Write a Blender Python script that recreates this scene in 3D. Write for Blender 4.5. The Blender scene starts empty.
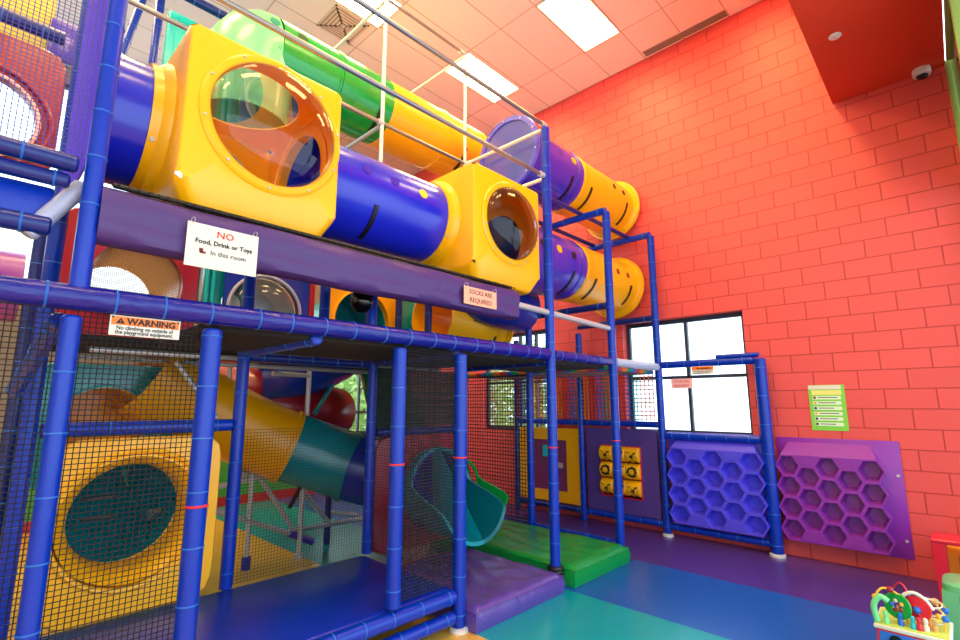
import bpy, bmesh, math, random
from math import sin, cos, pi, radians, sqrt, atan2
from mathutils import Vector, Matrix
random.seed(7)
sc = bpy.context.scene
COL = sc.collection

# ------------------------------------------------------------------ materials
def lin(c):
    c = c / 255.0
    return c / 12.92 if c <= 0.04045 else ((c + 0.055) / 1.055) ** 2.4
def rgb(t): return (lin(t[0]), lin(t[1]), lin(t[2]), 1)
MATS = {}
def mat(name, col, rough=0.4, metal=0.0, coat=0.0, bump=0.0, bscale=20.0, vary=0.0, stretch=None, spec=0.5):
    m = bpy.data.materials.new(name); m.use_nodes = True
    nt = m.node_tree; b = nt.nodes['Principled BSDF']
    b.inputs['Base Color'].default_value = rgb(col)
    b.inputs['Roughness'].default_value = rough
    b.inputs['Metallic'].default_value = metal
    b.inputs['Specular IOR Level'].default_value = spec
    b.inputs['Coat Weight'].default_value = coat
    b.inputs['Coat Roughness'].default_value = 0.15
    if bump or vary:
        tc = nt.nodes.new('ShaderNodeTexCoord')
        n = nt.nodes.new('ShaderNodeTexNoise'); n.inputs['Scale'].default_value = bscale
        n.inputs['Detail'].default_value = 3
        src = tc.outputs['Object']
        if stretch:
            mp = nt.nodes.new('ShaderNodeMapping'); mp.inputs['Scale'].default_value = stretch
            nt.links.new(src, mp.inputs['Vector']); src = mp.outputs['Vector']
        nt.links.new(src, n.inputs['Vector'])
        if bump:
            bp = nt.nodes.new('ShaderNodeBump'); bp.inputs['Strength'].default_value = bump
            bp.inputs['Distance'].default_value = 0.02
            nt.links.new(n.outputs['Fac'], bp.inputs['Height'])
            nt.links.new(bp.outputs['Normal'], b.inputs['Normal'])
        if vary:
            mx = nt.nodes.new('ShaderNodeMix'); mx.data_type = 'RGBA'
            a = rgb(col); mx.inputs['A'].default_value = tuple(max(0, x * (1 - vary)) for x in a[:3]) + (1,)
            mx.inputs['B'].default_value = tuple(min(1, x * (1 + vary)) for x in a[:3]) + (1,)
            nt.links.new(n.outputs['Fac'], mx.inputs['Factor'])
            nt.links.new(mx.outputs['Result'], b.inputs['Base Color'])
    MATS[name] = m
    return m
def emis(name, col, s):
    m = bpy.data.materials.new(name); m.use_nodes = True
    nt = m.node_tree; nt.nodes.remove(nt.nodes['Principled BSDF'])
    e = nt.nodes.new('ShaderNodeEmission'); e.inputs['Color'].default_value = (*col, 1)
    e.inputs['Strength'].default_value = s
    nt.links.new(e.outputs[0], nt.nodes['Material Output'].inputs[0])
    return m
def clear(name, tint=(0.95, 0.95, 0.97), refl=0.9):
    m = bpy.data.materials.new(name); m.use_nodes = True
    nt = m.node_tree; nt.nodes.remove(nt.nodes['Principled BSDF'])
    t = nt.nodes.new('ShaderNodeBsdfTransparent'); t.inputs[0].default_value = (*tint, 1)
    g = nt.nodes.new('ShaderNodeBsdfGlossy'); g.inputs['Roughness'].default_value = 0.04
    f = nt.nodes.new('ShaderNodeFresnel'); f.inputs['IOR'].default_value = 1.5
    k = nt.nodes.new('ShaderNodeMath'); k.operation = 'MULTIPLY'; k.inputs[1].default_value = refl
    x = nt.nodes.new('ShaderNodeMixShader')
    nt.links.new(f.outputs[0], k.inputs[0]); nt.links.new(k.outputs[0], x.inputs[0])
    nt.links.new(t.outputs[0], x.inputs[1]); nt.links.new(g.outputs[0], x.inputs[2])
    nt.links.new(x.outputs[0], nt.nodes['Material Output'].inputs[0])
    return m

M_blue = mat('blue_vinyl', (0, 50, 176), 0.3, coat=0.06, spec=.35, bump=0.12, bscale=26, stretch=(1, 1, 0.35))
M_blue_shaded = mat('blue_vinyl_shaded', (10, 34, 120), 0.3, coat=0.1, spec=.4, bump=0.15, bscale=26)  # same blue vinyl, shade put into the colour for dimmer parts
M_beam = mat('indigo_vinyl', (20, 24, 136), 0.26, coat=0.15, spec=.4, bump=0.4, bscale=30, stretch=(0.5, 1, 1))
M_pale = mat('pale_foam_glare', (170, 176, 205), 0.35, bump=0.2, bscale=30)  # pale grey-blue; on the right front rail it paints in window glare
M_tie = mat('tie_blue', (24, 104, 206), 0.4)
M_tier = mat('tie_red', (225, 40, 50), 0.5)
M_steel = mat('galvanized_steel', (196, 198, 202), 0.35, metal=0.35, bump=0.05, bscale=60)
M_white = mat('white_pipe', (225, 225, 225), 0.35, metal=0.1)
M_black = mat('black_plastic', (14, 14, 16), 0.45)
M_purple = mat('indigo_plastic', (24, 36, 200), 0.22, coat=0.12)
M_violet = mat('violet_plastic', (66, 46, 180), 0.24, coat=0.3)
M_yellow = mat('yellow_plastic', (255, 184, 0), 0.34, coat=0.12)
M_yellowd = mat('yellow_slide_plastic', (244, 168, 0), 0.34, coat=0.12)
M_green = mat('green_plastic', (10, 158, 62), 0.22, coat=0.35)
M_greenl = mat('light_green_plastic', (120, 222, 150), 0.25, coat=0.3)
M_teal = mat('teal_plastic', (0, 138, 150), 0.26, coat=0.3)
M_mouth = mat('slide_mouth_teal', (10, 158, 170), 0.3, coat=0.2)
M_aqua = mat('aqua_plastic', (20, 186, 196), 0.3, coat=0.2)
M_red = mat('red_plastic', (150, 4, 34), 0.3, coat=0.2)
M_bluep = mat('blue_plastic', (20, 48, 170), 0.26, coat=0.3)
M_hexb = mat('hex_blue', (82, 74, 232), 0.38, coat=0.1)
M_hexp = mat('hex_purple', (138, 44, 170), 0.34, coat=0.15)
M_ttt = mat('panel_violet', (84, 60, 140), 0.4)
M_pad = mat('purple_pad', (68, 40, 112), 0.5, bump=0.3, bscale=9, stretch=(2, 1, 1))
M_lace = mat('black_cord', (12, 12, 14), 0.7)
M_deck = mat('blue_deck_vinyl', (2, 44, 178), 0.34, coat=0.15, bump=0.25, bscale=5)
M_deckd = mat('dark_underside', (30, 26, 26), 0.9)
M_matg = mat('green_mat_vinyl', (8, 150, 62), 0.3, coat=0.15, bump=0.8, bscale=3.5, stretch=(0.7, 3.0, 1))
M_matp = mat('purple_mat_vinyl', (88, 66, 158), 0.3, coat=0.15, bump=0.8, bscale=3.5, stretch=(3.0, 0.7, 1))
M_net = mat('net_cord', (26, 24, 34), 0.8)
M_netb = mat('net_cord_blue', (70, 72, 150), 0.7)
M_netv = mat('net_cord_violet', (96, 66, 250), 0.6)
M_netw = mat('net_cord_tan', (170, 150, 110), 0.8)
M_clear = clear('clear_acrylic')
M_tint = clear('tinted_acrylic', (0.62, 0.66, 0.9), 0.9)
M_dot = mat('hole_violet', (70, 40, 170), .7, spec=.1)
M_pipe = mat('pipe_steel', (150, 150, 152), 0.3, metal=0.85)
M_smoke = clear('smoked_acrylic', (0.45, 0.42, 0.55), 1.0)
M_glass = clear('window_glass', (0.97, 0.99, 1.0), 0.6)
M_dark = mat('dark_glass', (12, 12, 22), 0.08)
M_frame = mat('window_frame_bronze', (58, 68, 82), 0.4, metal=0.3)
M_jamb = mat('lime_trim', (140, 184, 96), 0.6)
M_soff = mat('soffit_paint', (216, 60, 22), 0.75, bump=0.05, bscale=200)
M_sign = mat('sign_white', (220, 219, 208), 0.5)
M_signp = mat('sign_peach', (246, 176, 146), 0.6)
M_signpk = mat('sign_pink', (250, 190, 196), 0.6)
M_tred = mat('ink_red', (206, 44, 30), 0.6)
M_tblk = mat('ink_black', (24, 24, 24), 0.6)
M_tbrn = mat('ink_maroon', (110, 34, 28), 0.6)
M_org = mat('label_orange', (250, 122, 10), 0.5)
M_lime = mat('poster_green', (126, 214, 70), 0.5)
M_wood = mat('wood_bead', (206, 160, 96), 0.5)
M_bark = mat('bark', (92, 74, 58), 0.9)
M_leaf = mat('leaf', (176, 206, 120), 0.7, vary=0.35, bscale=3)
M_ground = mat('pavement', (226, 226, 222), 0.9)
M_stoolg = mat('stool_green', (96, 186, 130), 0.3, coat=0.3)
M_stoolr = mat('stool_red', (218, 30, 56), 0.3, coat=0.3)
M_stoolo = mat('stool_orange', (250, 150, 20), 0.3, coat=0.3)
M_toyb = mat('toy_blue', (20, 110, 220), 0.4)
M_ventm = mat('vent_white', (216, 205, 188), 0.5)
M_warm = emis('panel_light', (1.0, 0.68, 0.26), 23.0)

def wall_mat(name, col, mort, bump=0.6):
    m = bpy.data.materials.new(name); m.use_nodes = True
    nt = m.node_tree; b = nt.nodes['Principled BSDF']; L = nt.links.new
    tc = nt.nodes.new('ShaderNodeTexCoord'); sp = nt.nodes.new('ShaderNodeSeparateXYZ')
    cb = nt.nodes.new('ShaderNodeCombineXYZ'); ad = nt.nodes.new('ShaderNodeMath'); ad.inputs[1].default_value = 0.05 + 40.64
    L(tc.outputs['Object'], sp.inputs[0]); L(sp.outputs['Y'], ad.inputs[0]); L(ad.outputs[0], cb.inputs['X']); L(sp.outputs['Z'], cb.inputs['Y'])
    br = nt.nodes.new('ShaderNodeTexBrick'); br.offset = 0.5; br.squash = 1.0
    br.inputs['Scale'].default_value = 1; br.inputs['Brick Width'].default_value = 0.4064
    br.inputs['Row Height'].default_value = 0.2032; br.inputs['Mortar Size'].default_value = 0.007
    br.inputs['Mortar Smooth'].default_value = 0.35; br.inputs['Bias'].default_value = 0
    c = rgb(col); br.inputs['Color1'].default_value = c; br.inputs['Color2'].default_value = tuple(x * 0.93 for x in c[:3]) + (1,)
    br.inputs['Mortar'].default_value = rgb(mort)
    L(cb.outputs[0], br.inputs['Vector'])
    L(br.outputs['Color'], b.inputs['Base Color'])
    n = nt.nodes.new('ShaderNodeTexNoise'); n.inputs['Scale'].default_value = 45; n.inputs['Detail'].default_value = 4
    L(tc.outputs['Object'], n.inputs['Vector'])
    s = nt.nodes.new('ShaderNodeMath'); s.operation = 'MULTIPLY'; s.inputs[1].default_value = 0.25; L(n.outputs['Fac'], s.inputs[0])
    d = nt.nodes.new('ShaderNodeMath'); d.operation = 'SUBTRACT'; L(s.outputs[0], d.inputs[0]); L(br.outputs['Fac'], d.inputs[1])
    bp = nt.nodes.new('ShaderNodeBump'); bp.inputs['Strength'].default_value = bump; bp.inputs['Distance'].default_value = 0.008
    L(d.outputs[0], bp.inputs['Height']); L(bp.outputs['Normal'], b.inputs['Normal'])
    b.inputs['Roughness'].default_value = 0.5
    return m
M_brick = wall_mat('painted_block', (226, 84, 84), (186, 54, 52))
M_brickc = wall_mat('grey_painted_block', (124, 124, 122), (108, 108, 106))
M_brickg = wall_mat('green_painted_block', (70, 160, 76), (60, 140, 66))

def floor_mat():
    m = bpy.data.materials.new('rubber_floor'); m.use_nodes = True
    nt = m.node_tree; b = nt.nodes['Principled BSDF']; L = nt.links.new
    tc = nt.nodes.new('ShaderNodeTexCoord'); sp = nt.nodes.new('ShaderNodeSeparateXYZ'); L(tc.outputs['Object'], sp.inputs[0])
    rp = nt.nodes.new('ShaderNodeValToRGB'); rp.color_ramp.interpolation = 'CONSTANT'
    mr = nt.nodes.new('ShaderNodeMapRange'); mr.inputs['From Min'].default_value = 0; mr.inputs['From Max'].default_value = 10
    L(sp.outputs['X'], mr.inputs['Value']); L(mr.outputs[0], rp.inputs[0])
    e = rp.color_ramp.elements; e[0].position = 0; e[0].color = rgb((222, 176, 70))
    e[1].position = 0.283; e[1].color = rgb((12, 150, 170))
    x = e.new(0.404); x.color = rgb((28, 88, 182))
    x = e.new(0.528); x.color = rgb((78, 52, 138))
    n = nt.nodes.new('ShaderNodeTexNoise'); n.inputs['Scale'].default_value = 160; n.inputs['Detail'].default_value = 2
    L(tc.outputs['Object'], n.inputs['Vector'])
    n2 = nt.nodes.new('ShaderNodeTexNoise'); n2.inputs['Scale'].default_value = 6; n2.inputs['Detail'].default_value = 3
    L(tc.outputs['Object'], n2.inputs['Vector'])
    n2.inputs['Scale'].default_value = 1.5; av = nt.nodes.new('ShaderNodeMath'); av.operation = 'ADD'; L(n.outputs['Fac'], av.inputs[0]); av.inputs[1].default_value = .5
    k = nt.nodes.new('ShaderNodeMapRange'); k.inputs['From Min'].default_value = 0.6; k.inputs['From Max'].default_value = 1.4
    k.inputs['To Min'].default_value = 0.86; k.inputs['To Max'].default_value = 1.14; L(av.outputs[0], k.inputs['Value'])
    vm = nt.nodes.new('ShaderNodeVectorMath'); vm.operation = 'SCALE'; L(rp.outputs[0], vm.inputs[0]); L(k.outputs[0], vm.inputs['Scale'])
    L(vm.outputs[0], b.inputs['Base Color'])
    rr = nt.nodes.new('ShaderNodeMapRange'); rr.inputs['To Min'].default_value = 0.22; rr.inputs['To Max'].default_value = 0.26
    L(n2.outputs['Fac'], rr.inputs['Value']); L(rr.outputs[0], b.inputs['Roughness'])
    bp = nt.nodes.new('ShaderNodeBump'); bp.inputs['Strength'].default_value = 0.12; bp.inputs['Distance'].default_value = 0.003
    L(n.outputs['Fac'], bp.inputs['Height']); L(bp.outputs['Normal'], b.inputs['Normal'])
    return m
M_floor = floor_mat()

def ceil_mat():
    m = bpy.data.materials.new('ceiling_tile'); m.use_nodes = True
    nt = m.node_tree; b = nt.nodes['Principled BSDF']; L = nt.links.new
    tc = nt.nodes.new('ShaderNodeTexCoord'); sp = nt.nodes.new('ShaderNodeSeparateXYZ'); L(tc.outputs['Object'], sp.inputs[0])
    cb = nt.nodes.new('ShaderNodeCombineXYZ')
    a = nt.nodes.new('ShaderNodeMath'); a.inputs[1].default_value = 1.22 * 10 - 5.91; L(sp.outputs['X'], a.inputs[0])
    c = nt.nodes.new('ShaderNodeMath'); c.inputs[1].default_value = 0.603 * 20 - 2.884; L(sp.outputs['Y'], c.inputs[0])
    L(a.outputs[0], cb.inputs['X']); L(c.outputs[0], cb.inputs['Y'])
    br = nt.nodes.new('ShaderNodeTexBrick'); br.offset = 0
    br.inputs['Scale'].default_value = 1; br.inputs['Brick Width'].default_value = 1.22; br.inputs['Row Height'].default_value = 0.603
    br.inputs['Mortar Size'].default_value = 0.008; br.inputs['Mortar Smooth'].default_value = 0.1; br.inputs['Bias'].default_value = 0
    br.inputs['Color1'].default_value = rgb((246, 242, 234)); br.inputs['Color2'].default_value = rgb((242, 237, 228)); br.inputs['Mortar'].default_value = rgb((196, 184, 164))
    L(cb.outputs[0], br.inputs['Vector']); L(br.outputs['Color'], b.inputs['Base Color'])
    b.inputs['Roughness'].default_value = 0.9
    bp = nt.nodes.new('ShaderNodeBump'); bp.inputs['Strength'].default_value = 0.4; bp.inputs['Distance'].default_value = 0.01; bp.invert = True
    L(br.outputs['Fac'], bp.inputs['Height']); L(bp.outputs['Normal'], b.inputs['Normal'])
    return m
M_ceil = ceil_mat()

def rainbow_mat():
    m = bpy.data.materials.new('rainbow_cord'); m.use_nodes = True
    nt = m.node_tree; b = nt.nodes['Principled BSDF']; L = nt.links.new
    tc = nt.nodes.new('ShaderNodeTexCoord'); sp = nt.nodes.new('ShaderNodeSeparateXYZ'); L(tc.outputs['Object'], sp.inputs[0])
    s = nt.nodes.new('ShaderNodeMath'); L(sp.outputs['X'], s.inputs[0]); L(sp.outputs['Y'], s.inputs[1])
    s2 = nt.nodes.new('ShaderNodeMath'); s2.inputs[1].default_value = 20; L(s.outputs[0], s2.inputs[0])
    s3 = nt.nodes.new('ShaderNodeMath'); s3.operation = 'MULTIPLY'; s3.inputs[1].default_value = 2.1; L(s2.outputs[0], s3.inputs[0])
    fr = nt.nodes.new('ShaderNodeMath'); fr.operation = 'FRACT'; L(s3.outputs[0], fr.inputs[0])
    rp = nt.nodes.new('ShaderNodeValToRGB'); rp.color_ramp.interpolation = 'CONSTANT'
    e = rp.color_ramp.elements; e[0].position = 0; e[0].color = rgb((230, 120, 20)); e[1].position = 0.28; e[1].color = rgb((10, 150, 120))
    x = e.new(0.52); x.color = rgb((20, 100, 200)); x = e.new(0.76); x.color = rgb((200, 50, 60))
    L(fr.outputs[0], rp.inputs[0]); L(rp.outputs[0], b.inputs['Base Color']); b.inputs['Roughness'].default_value = 0.7
    return m
M_rain = rainbow_mat()

# ------------------------------------------------------------------ geometry
class G:
    def __init__(s): s.v = []; s.f = []
    def add(s, vs, fs):
        o = len(s.v); s.v += [tuple(v) for v in vs]; s.f += [[i + o for i in f] for f in fs]; return s
    def box(s, c, d, bev=0.0, seg=2, rot=None):
        bm = bmesh.new(); bmesh.ops.create_cube(bm, size=1.0)
        for v in bm.verts: v.co = Vector((v.co.x * d[0], v.co.y * d[1], v.co.z * d[2]))
        if bev: bmesh.ops.bevel(bm, geom=list(bm.edges), offset=bev, segments=seg, profile=0.5, affect='EDGES')
        R = rot or Matrix.Identity(3)
        bm.verts.index_update()
        s.add([R @ v.co + Vector(c) for v in bm.verts], [[v.index for v in f.verts] for f in bm.faces]); bm.free(); return s
    def ring(s, c, ax, r, n, up=None):
        ax = Vector(ax).normalized()
        u = Vector(up) if up else (Vector((0, 0, 1)) if abs(ax.z) < 0.9 else Vector((1, 0, 0)))
        x = (u - ax * u.dot(ax)).normalized(); y = ax.cross(x)
        return [Vector(c) + x * (r * cos(2 * pi * i / n)) + y * (r * sin(2 * pi * i / n)) for i in range(n)]
    def loft(s, rings, closed=True, cap0=False, cap1=False):
        n = len(rings[0]); o = len(s.v); vs = [p for r in rings for p in r]; fs = []
        for k in range(len(rings) - 1):
            for i in range(n if closed else n - 1):
                j = (i + 1) % n
                fs.append([k * n + i, k * n + j, (k + 1) * n + j, (k + 1) * n + i])
        if cap0: fs.append(list(range(n))[::-1])
        if cap1: fs.append([(len(rings) - 1) * n + i for i in range(n)])
        return s.add(vs, fs)
    def rod(s, a, b, r, n=14, cap=True, r2=None):
        a = Vector(a); b = Vector(b); ax = b - a
        return s.loft([s.ring(a, ax, r, n), s.ring(b, ax, r2 if r2 else r, n)], True, cap, cap)
    def prism(s, a, b, w):
        return s.rod(a, b, w * 0.7, 4, False)
    def lathe(s, c, ax, prof, n=32, cap0=False, cap1=False):
        ax = Vector(ax).normalized()
        return s.loft([s.ring(Vector(c) + ax * h, ax, max(r, 1e-4), n) for h, r in prof], True, cap0, cap1)
    def torus(s, c, ax, R, r, n=32, k=8):
        ax = Vector(ax).normalized(); 
        rings = [s.ring(Vector(c) + ax * (r * sin(2 * pi * j / k)), ax, R + r * cos(2 * pi * j / k), n) for j in range(k)]
        rings.append(rings[0]); return s.loft(rings)
    def sweep(s, pts, r, n=28, cap=False):
        pts = [Vector(p) for p in pts]; rings = []; up = None
        for i, p in enumerate(pts):
            t = (pts[min(i + 1, len(pts) - 1)] - pts[max(i - 1, 0)]).normalized()
            if up is None: up = Vector((0, 0, 1)) if abs(t.z) < 0.9 else Vector((1, 0, 0))
            x = (up - t * up.dot(t)).normalized(); y = t.cross(x); up = x
            rr = r[i] if isinstance(r, (list, tuple)) else r
            rings.append([p + x * (rr * cos(2 * pi * k / n)) + y * (rr * sin(2 * pi * k / n)) for k in range(n)])
        return s.loft(rings, True, cap, cap)
    def quad(s, a, b, c, d): return s.add([a, b, c, d], [[0, 1, 2, 3]])

def smoothpts(P, per=8):
    P = [Vector(p) for p in P]; out = []
    for i in range(len(P) - 1):
        p0 = P[max(i - 1, 0)]; p1 = P[i]; p2 = P[i + 1]; p3 = P[min(i + 2, len(P) - 1)]
        for k in range(per):
            t = k / per
            out.append(0.5 * ((2 * p1) + (p2 - p0) * t + (2 * p0 - 5 * p1 + 4 * p2 - p3) * t * t + (3 * p1 - p0 - 3 * p2 + p3) * t ** 3))
    out.append(P[-1]); return out

def origin(o):
    L = Vector((0, 0, 0))
    while o is not None: L += o.location; o = o.parent
    return L
def mesh(name, g, m, parent=None, smooth=True, ang=38, merge=False):
    off = origin(parent) if parent else Vector((0, 0, 0))
    me = bpy.data.meshes.new(name); me.from_pydata([tuple(Vector(v) - off) for v in g.v], [], g.f)
    bm = bmesh.new(); bm.from_mesh(me)
    if merge: bmesh.ops.remove_doubles(bm, verts=bm.verts, dist=0.0004)
    bmesh.ops.recalc_face_normals(bm, faces=bm.faces); bm.to_mesh(me); bm.free()
    if smooth:
        me.polygons.foreach_set('use_smooth', [True] * len(me.polygons)); me.set_sharp_from_angle(angle=radians(ang))
    me.materials.append(m); me.update()
    o = bpy.data.objects.new(name, me); COL.objects.link(o)
    if parent: o.parent = parent
    return o
def tag(o, label, cat, group=None):
    o['label'] = label; o['category'] = cat
    if group: o['group'] = group
    return o
def thing(name, label, cat, loc, group=None):
    o = bpy.data.objects.new(name, None); o.empty_display_size = 0.1; COL.objects.link(o); o.location = loc
    return tag(o, label, cat, group)
def struct(name, g, m, **k):
    o = mesh(name, g, m, **k); o['kind'] = 'structure'; return o
def lbl(o, s): o['label'] = s; return o

# ------------------------------------------------------------------ setting
WX = 6.69; CZ = 6.92; BY = 9.03
struct('floor', G().quad((-6, -3, 0), (WX, -3, 0), (WX, BY, 0), (-6, BY, 0)), M_floor, smooth=False)
struct('ceiling', G().quad((-6, -3, CZ), (-6, BY, CZ), (WX, BY, CZ), (WX, -3, CZ)), M_ceil, smooth=False)
W1 = (1.845, 3.49, 1.27, 2.84); W2 = (4.84, 6.36, 1.23, 2.92)
def wall_holes(axis, c0, th, u0, u1, holes, m, name):
    us = sorted({u0, u1} | {h[0] for h in holes} | {h[1] for h in holes}); zs = sorted({0, CZ} | {h[2] for h in holes} | {h[3] for h in holes})
    g = G()
    P = (lambda u, z, d: (c0 + d, u, z)) if axis == 'x' else (lambda u, z, d: (u, c0 + d, z))
    for i in range(len(us) - 1):
        for j in range(len(zs) - 1):
            uc = (us[i] + us[i + 1]) / 2; zc = (zs[j] + zs[j + 1]) / 2
            if any(h[0] < uc < h[1] and h[2] < zc < h[3] for h in holes): continue
            for d in (0, th): g.quad(P(us[i], zs[j], d), P(us[i + 1], zs[j], d), P(us[i + 1], zs[j + 1], d), P(us[i], zs[j + 1], d))
    for h in holes:
        a, b, c, e = h
        g.quad(P(a, c, 0), P(b, c, 0), P(b, c, th), P(a, c, th)); g.quad(P(a, e, 0), P(b, e, 0), P(b, e, th), P(a, e, th))
        g.quad(P(a, c, 0), P(a, e, 0), P(a, e, th), P(a, c, th)); g.quad(P(b, c, 0), P(b, e, 0), P(b, e, th), P(b, c, th))
    return struct(name, g, m, smooth=False, merge=True)
wall_holes('x', WX, 0.2, -0.3, BY, [W1, W2], M_brick, 'wall_right')
W3 = (5.0, 6.3, 1.05, 2.6); W4 = (-4.0, 2.6, 3.3, 6.4)
wall_holes('y', BY, 0.2, -6, WX, [W3, W4], M_brickc, 'wall_back')
g = G(); g.box((-0.55, BY - 0.008, 0.62), (10.9, 0.016, 0.94)); struct('trim_2', g, M_brickg, smooth=False)
g = G(); g.box((0.345, BY - 0.012, 0.075), (12.69, 0.024, 0.15)); struct('baseboard_back', g, mat('base_red', (168, 40, 44), 0.5), smooth=False)

def window(idx, axis, c, h, mull, hm, w=0.055):
    g = G(); a, b, z0, z1 = h
    def bar(u0, u1, za, zb):
        cc = ((u0 + u1) / 2, (za + zb) / 2); d = (abs(u1 - u0), zb - za)
        if axis == 'x': g.box((c, cc[0], cc[1]), (0.06, d[0], d[1]), 0.004, 1)
        else: g.box((cc[0], c, cc[1]), (d[0], 0.06, d[1]), 0.004, 1)
    bar(a, a + w, z0, z1); bar(b - w, b, z0, z1); bar(a + w, b - w, z0, z0 + w); bar(a + w, b - w, z1 - w, z1)
    for u in mull: bar(u - 0.022, u + 0.022, z0 + w, z1 - w)
    for z in hm: bar(a + w, b - w, z - 0.022, z + 0.022)
    o = struct('window_%d' % idx, g, M_frame, smooth=False)
    gg = G()
    if axis == 'x': gg.quad((c + .005, a + .02, z0 + .02), (c + .005, b - .02, z0 + .02), (c + .005, b - .02, z1 - .02), (c + .005, a + .02, z1 - .02))
    else: gg.quad((a + .02, c + .005, z0 + .02), (b - .02, c + .005, z0 + .02), (b - .02, c + .005, z1 - .02), (a + .02, c + .005, z1 - .02))
    mesh('pane', gg, M_glass, o, smooth=False)
window(1, 'x', WX + 0.15, W1, [2.615], [2.035])
window(2, 'x', WX + 0.15, W2, [5.551, 5.2], [2.05])
window(3, 'y', BY + 0.14, W3, [5.85], [1.5, 2.3])
window(4, 'y', BY + 0.14, W4, [-1.5], [])
g = G(); g.box((4.9, 0.19, 6.03), (3.55, 0.965, 1.78)); struct('ceiling_soffit', g, M_soff, smooth=False)
g = G(); g.box((-2.2, -3.1, 0.15), (17.0, 0.2, 0.3)); g.box((-2.2, -3.1, 5.96), (17.0, 0.2, 1.92)); struct('added_wall_front', g, mat('cream_paint', (226, 222, 212), .8), smooth=False)  # unseen wall added behind the camera; its opening limits the daylight
g = G(); g.box((-6.1, 3.0, 3.46), (0.2, 12.2, 6.92)); struct('added_wall_left', g, MATS['cream_paint'], smooth=False)  # unseen solid wall added to cut daylight from the left
# lime trim and dark pane, dimness beyond painted in, right corner behind the chairs
g = G(); g.box((6.625, -0.335, 2.57), (0.12, 0.09, 5.14), 0.01); g.box((5.7, -0.325, 5.115), (1.64, 0.05, 0.03), 0.004); g.box((4.8, -0.335, 2.57), (0.1, 0.09, 5.14), 0.01)
struct('trim_1', g, M_jamb)
g = G(); g.box((5.68, -0.345, 4.45), (1.7, 0.02, 1.31)); o = struct('window_5', g, M_dark, smooth=False)
g = G(); g.quad((4.85, -.36, 0.02), (6.52, -.36, 0.02), (6.52, -.36, 3.79), (4.85, -.36, 3.79)); struct('window_6', g, M_glass, smooth=False)  # unseen clear pane, put in to let daylight onto the lower wall
struct('ground_outside', G().quad((WX + .3, -12, -.15), (40, -12, -.15), (40, 40, -.15), (WX + .3, 40, -.15)).quad((-20, BY + .3, -.15), (WX + .3, BY + .3, -.15), (WX + .3, 40, -.15), (-20, 40, -.15)), M_ground, smooth=False)

# ------------------------------------------------------------------ outdoor trees
def tree(x, y, h, r, label, n=3200):
    t = thing('leafy_tree', label, 'tree', (x, y, -0.15), 'trees outside the windows')
    g = G(); g.rod((x, y, -0.15), (x + .1, y, h * 0.55), 0.13, 10, True, 0.07)
    for k in range(5):
        a = k * 1.3; g.rod((x + .06, y, h * (.3 + .05 * k)), (x + cos(a) * r * .6, y + sin(a) * r * .6, h * (.55 + .07 * k)), 0.05, 6, True, 0.02)
    mesh('trunk', g, M_bark, t)
    g = G()
    for i in range(n):
        d = Vector((random.gauss(0, 1), random.gauss(0, 1), random.gauss(0, 1))).normalized() * (random.random() ** 0.4)
        c = Vector((x + d.x * r, y + d.y * r, h * 0.56 + d.z * h * 0.46))
        u = Vector((random.uniform(-1, 1), random.uniform(-1, 1), random.uniform(-1, 1))).normalized(); w = u.orthogonal().normalized()
        s = random.uniform(0.05, 0.12); g.quad(c - u * s, c - w * s * .6, c + u * s, c + w * s * .6)
    mesh('foliage', g, M_leaf, t, smooth=False)
tree(9.6, 7.3, 3.2, 1.2, 'leafy tree outside the window behind the netting, nearest the yellow wall panel')
tree(10.6, 10.6, 3.4, 1.2, 'leafy tree outside the far end of the orange block wall, further off')
tree(7.4, 12.2, 3.0, 1.2, 'leafy tree outside the small back window seen past the red spiral slide')
tree(9.6, 14.2, 3.6, 1.1, 'leafy tree outside the back window, at its right side')

# ------------------------------------------------------------------ posts, beams, rails
TIES = {}
def post(x, y, z0, z1, r, label, m=None, step=0.27, red=None, foot=False, off=0.12, ties=True, group='padded posts of the play frame'):
    t = thing('padded_post', label, 'post', (x, y, z0), group)
    g = G(); zz = [z0 + 0.005, z0 + .012, z1 - .012, z1]; rr = [r - .012, r, r, r - .012]
    if foot: zz[0] = z0 + 0.03; zz[1] = z0 + .04
    g.loft([g.ring((x, y, z), (0, 0, 1), q, 20) for z, q in zip(zz, rr)], True, True, True)
    mesh('pole_padding', g, m or M_blue, t)
    if ties:
        z = z0 + off; 
        while z < z1 - 0.03:
            mesh('cable_tie', G().torus((x, y, z), (0, 0, 1), r, 0.0045, 18, 5), M_tie, t); z += step
    if red: mesh('red_band', G().torus((x, y, red), (0, 0, 1), r, 0.007, 20, 6), M_tier, t)
    if foot: mesh('floor_flange', G().lathe((x, y, z0), (0, 0, 1), [(0, r + .02), (.025, r + .02), (.032, r)], 20, True, True), M_white, t)
    return t
def beam(a, b, r, label, m=None, step=0.24, ties=True, name='padded_rail', group='padded rails of the play frame', pm='rail_padding'):
    a = Vector(a); b = Vector(b); d = (b - a).normalized()
    t = thing(name, label, 'rail', a, group)
    g = G(); L = (b - a).length
    g.loft([g.ring(a + d * q, d, w, 18) for q, w in ((0, r - .01), (.01, r), (L - .01, r), (L, r - .01))], True, True, True)
    mesh(pm, g, m or M_blue, t)
    if ties:
        q = 0.1
        while q < L - 0.05:
            mesh('cable_tie', G().torus(a + d * q, d, r, 0.005, 18, 5), M_tie, t); q += step * random.uniform(.8, 1.2)
    return t
F = 2.905
post(0.315, F, 0, 2.08, 0.040, 'thick blue padded post left of the warning sign, under the long rail', off=.2)
post(0.325, F, 2.17, 6.4, 0.040, 'tall blue padded post rising above the long rail at the far left', off=.45, step=.24)
post(0.915, F, 0, 2.08, 0.05, 'blue padded post right of the warning sign', red=1.16, off=.15)
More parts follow.
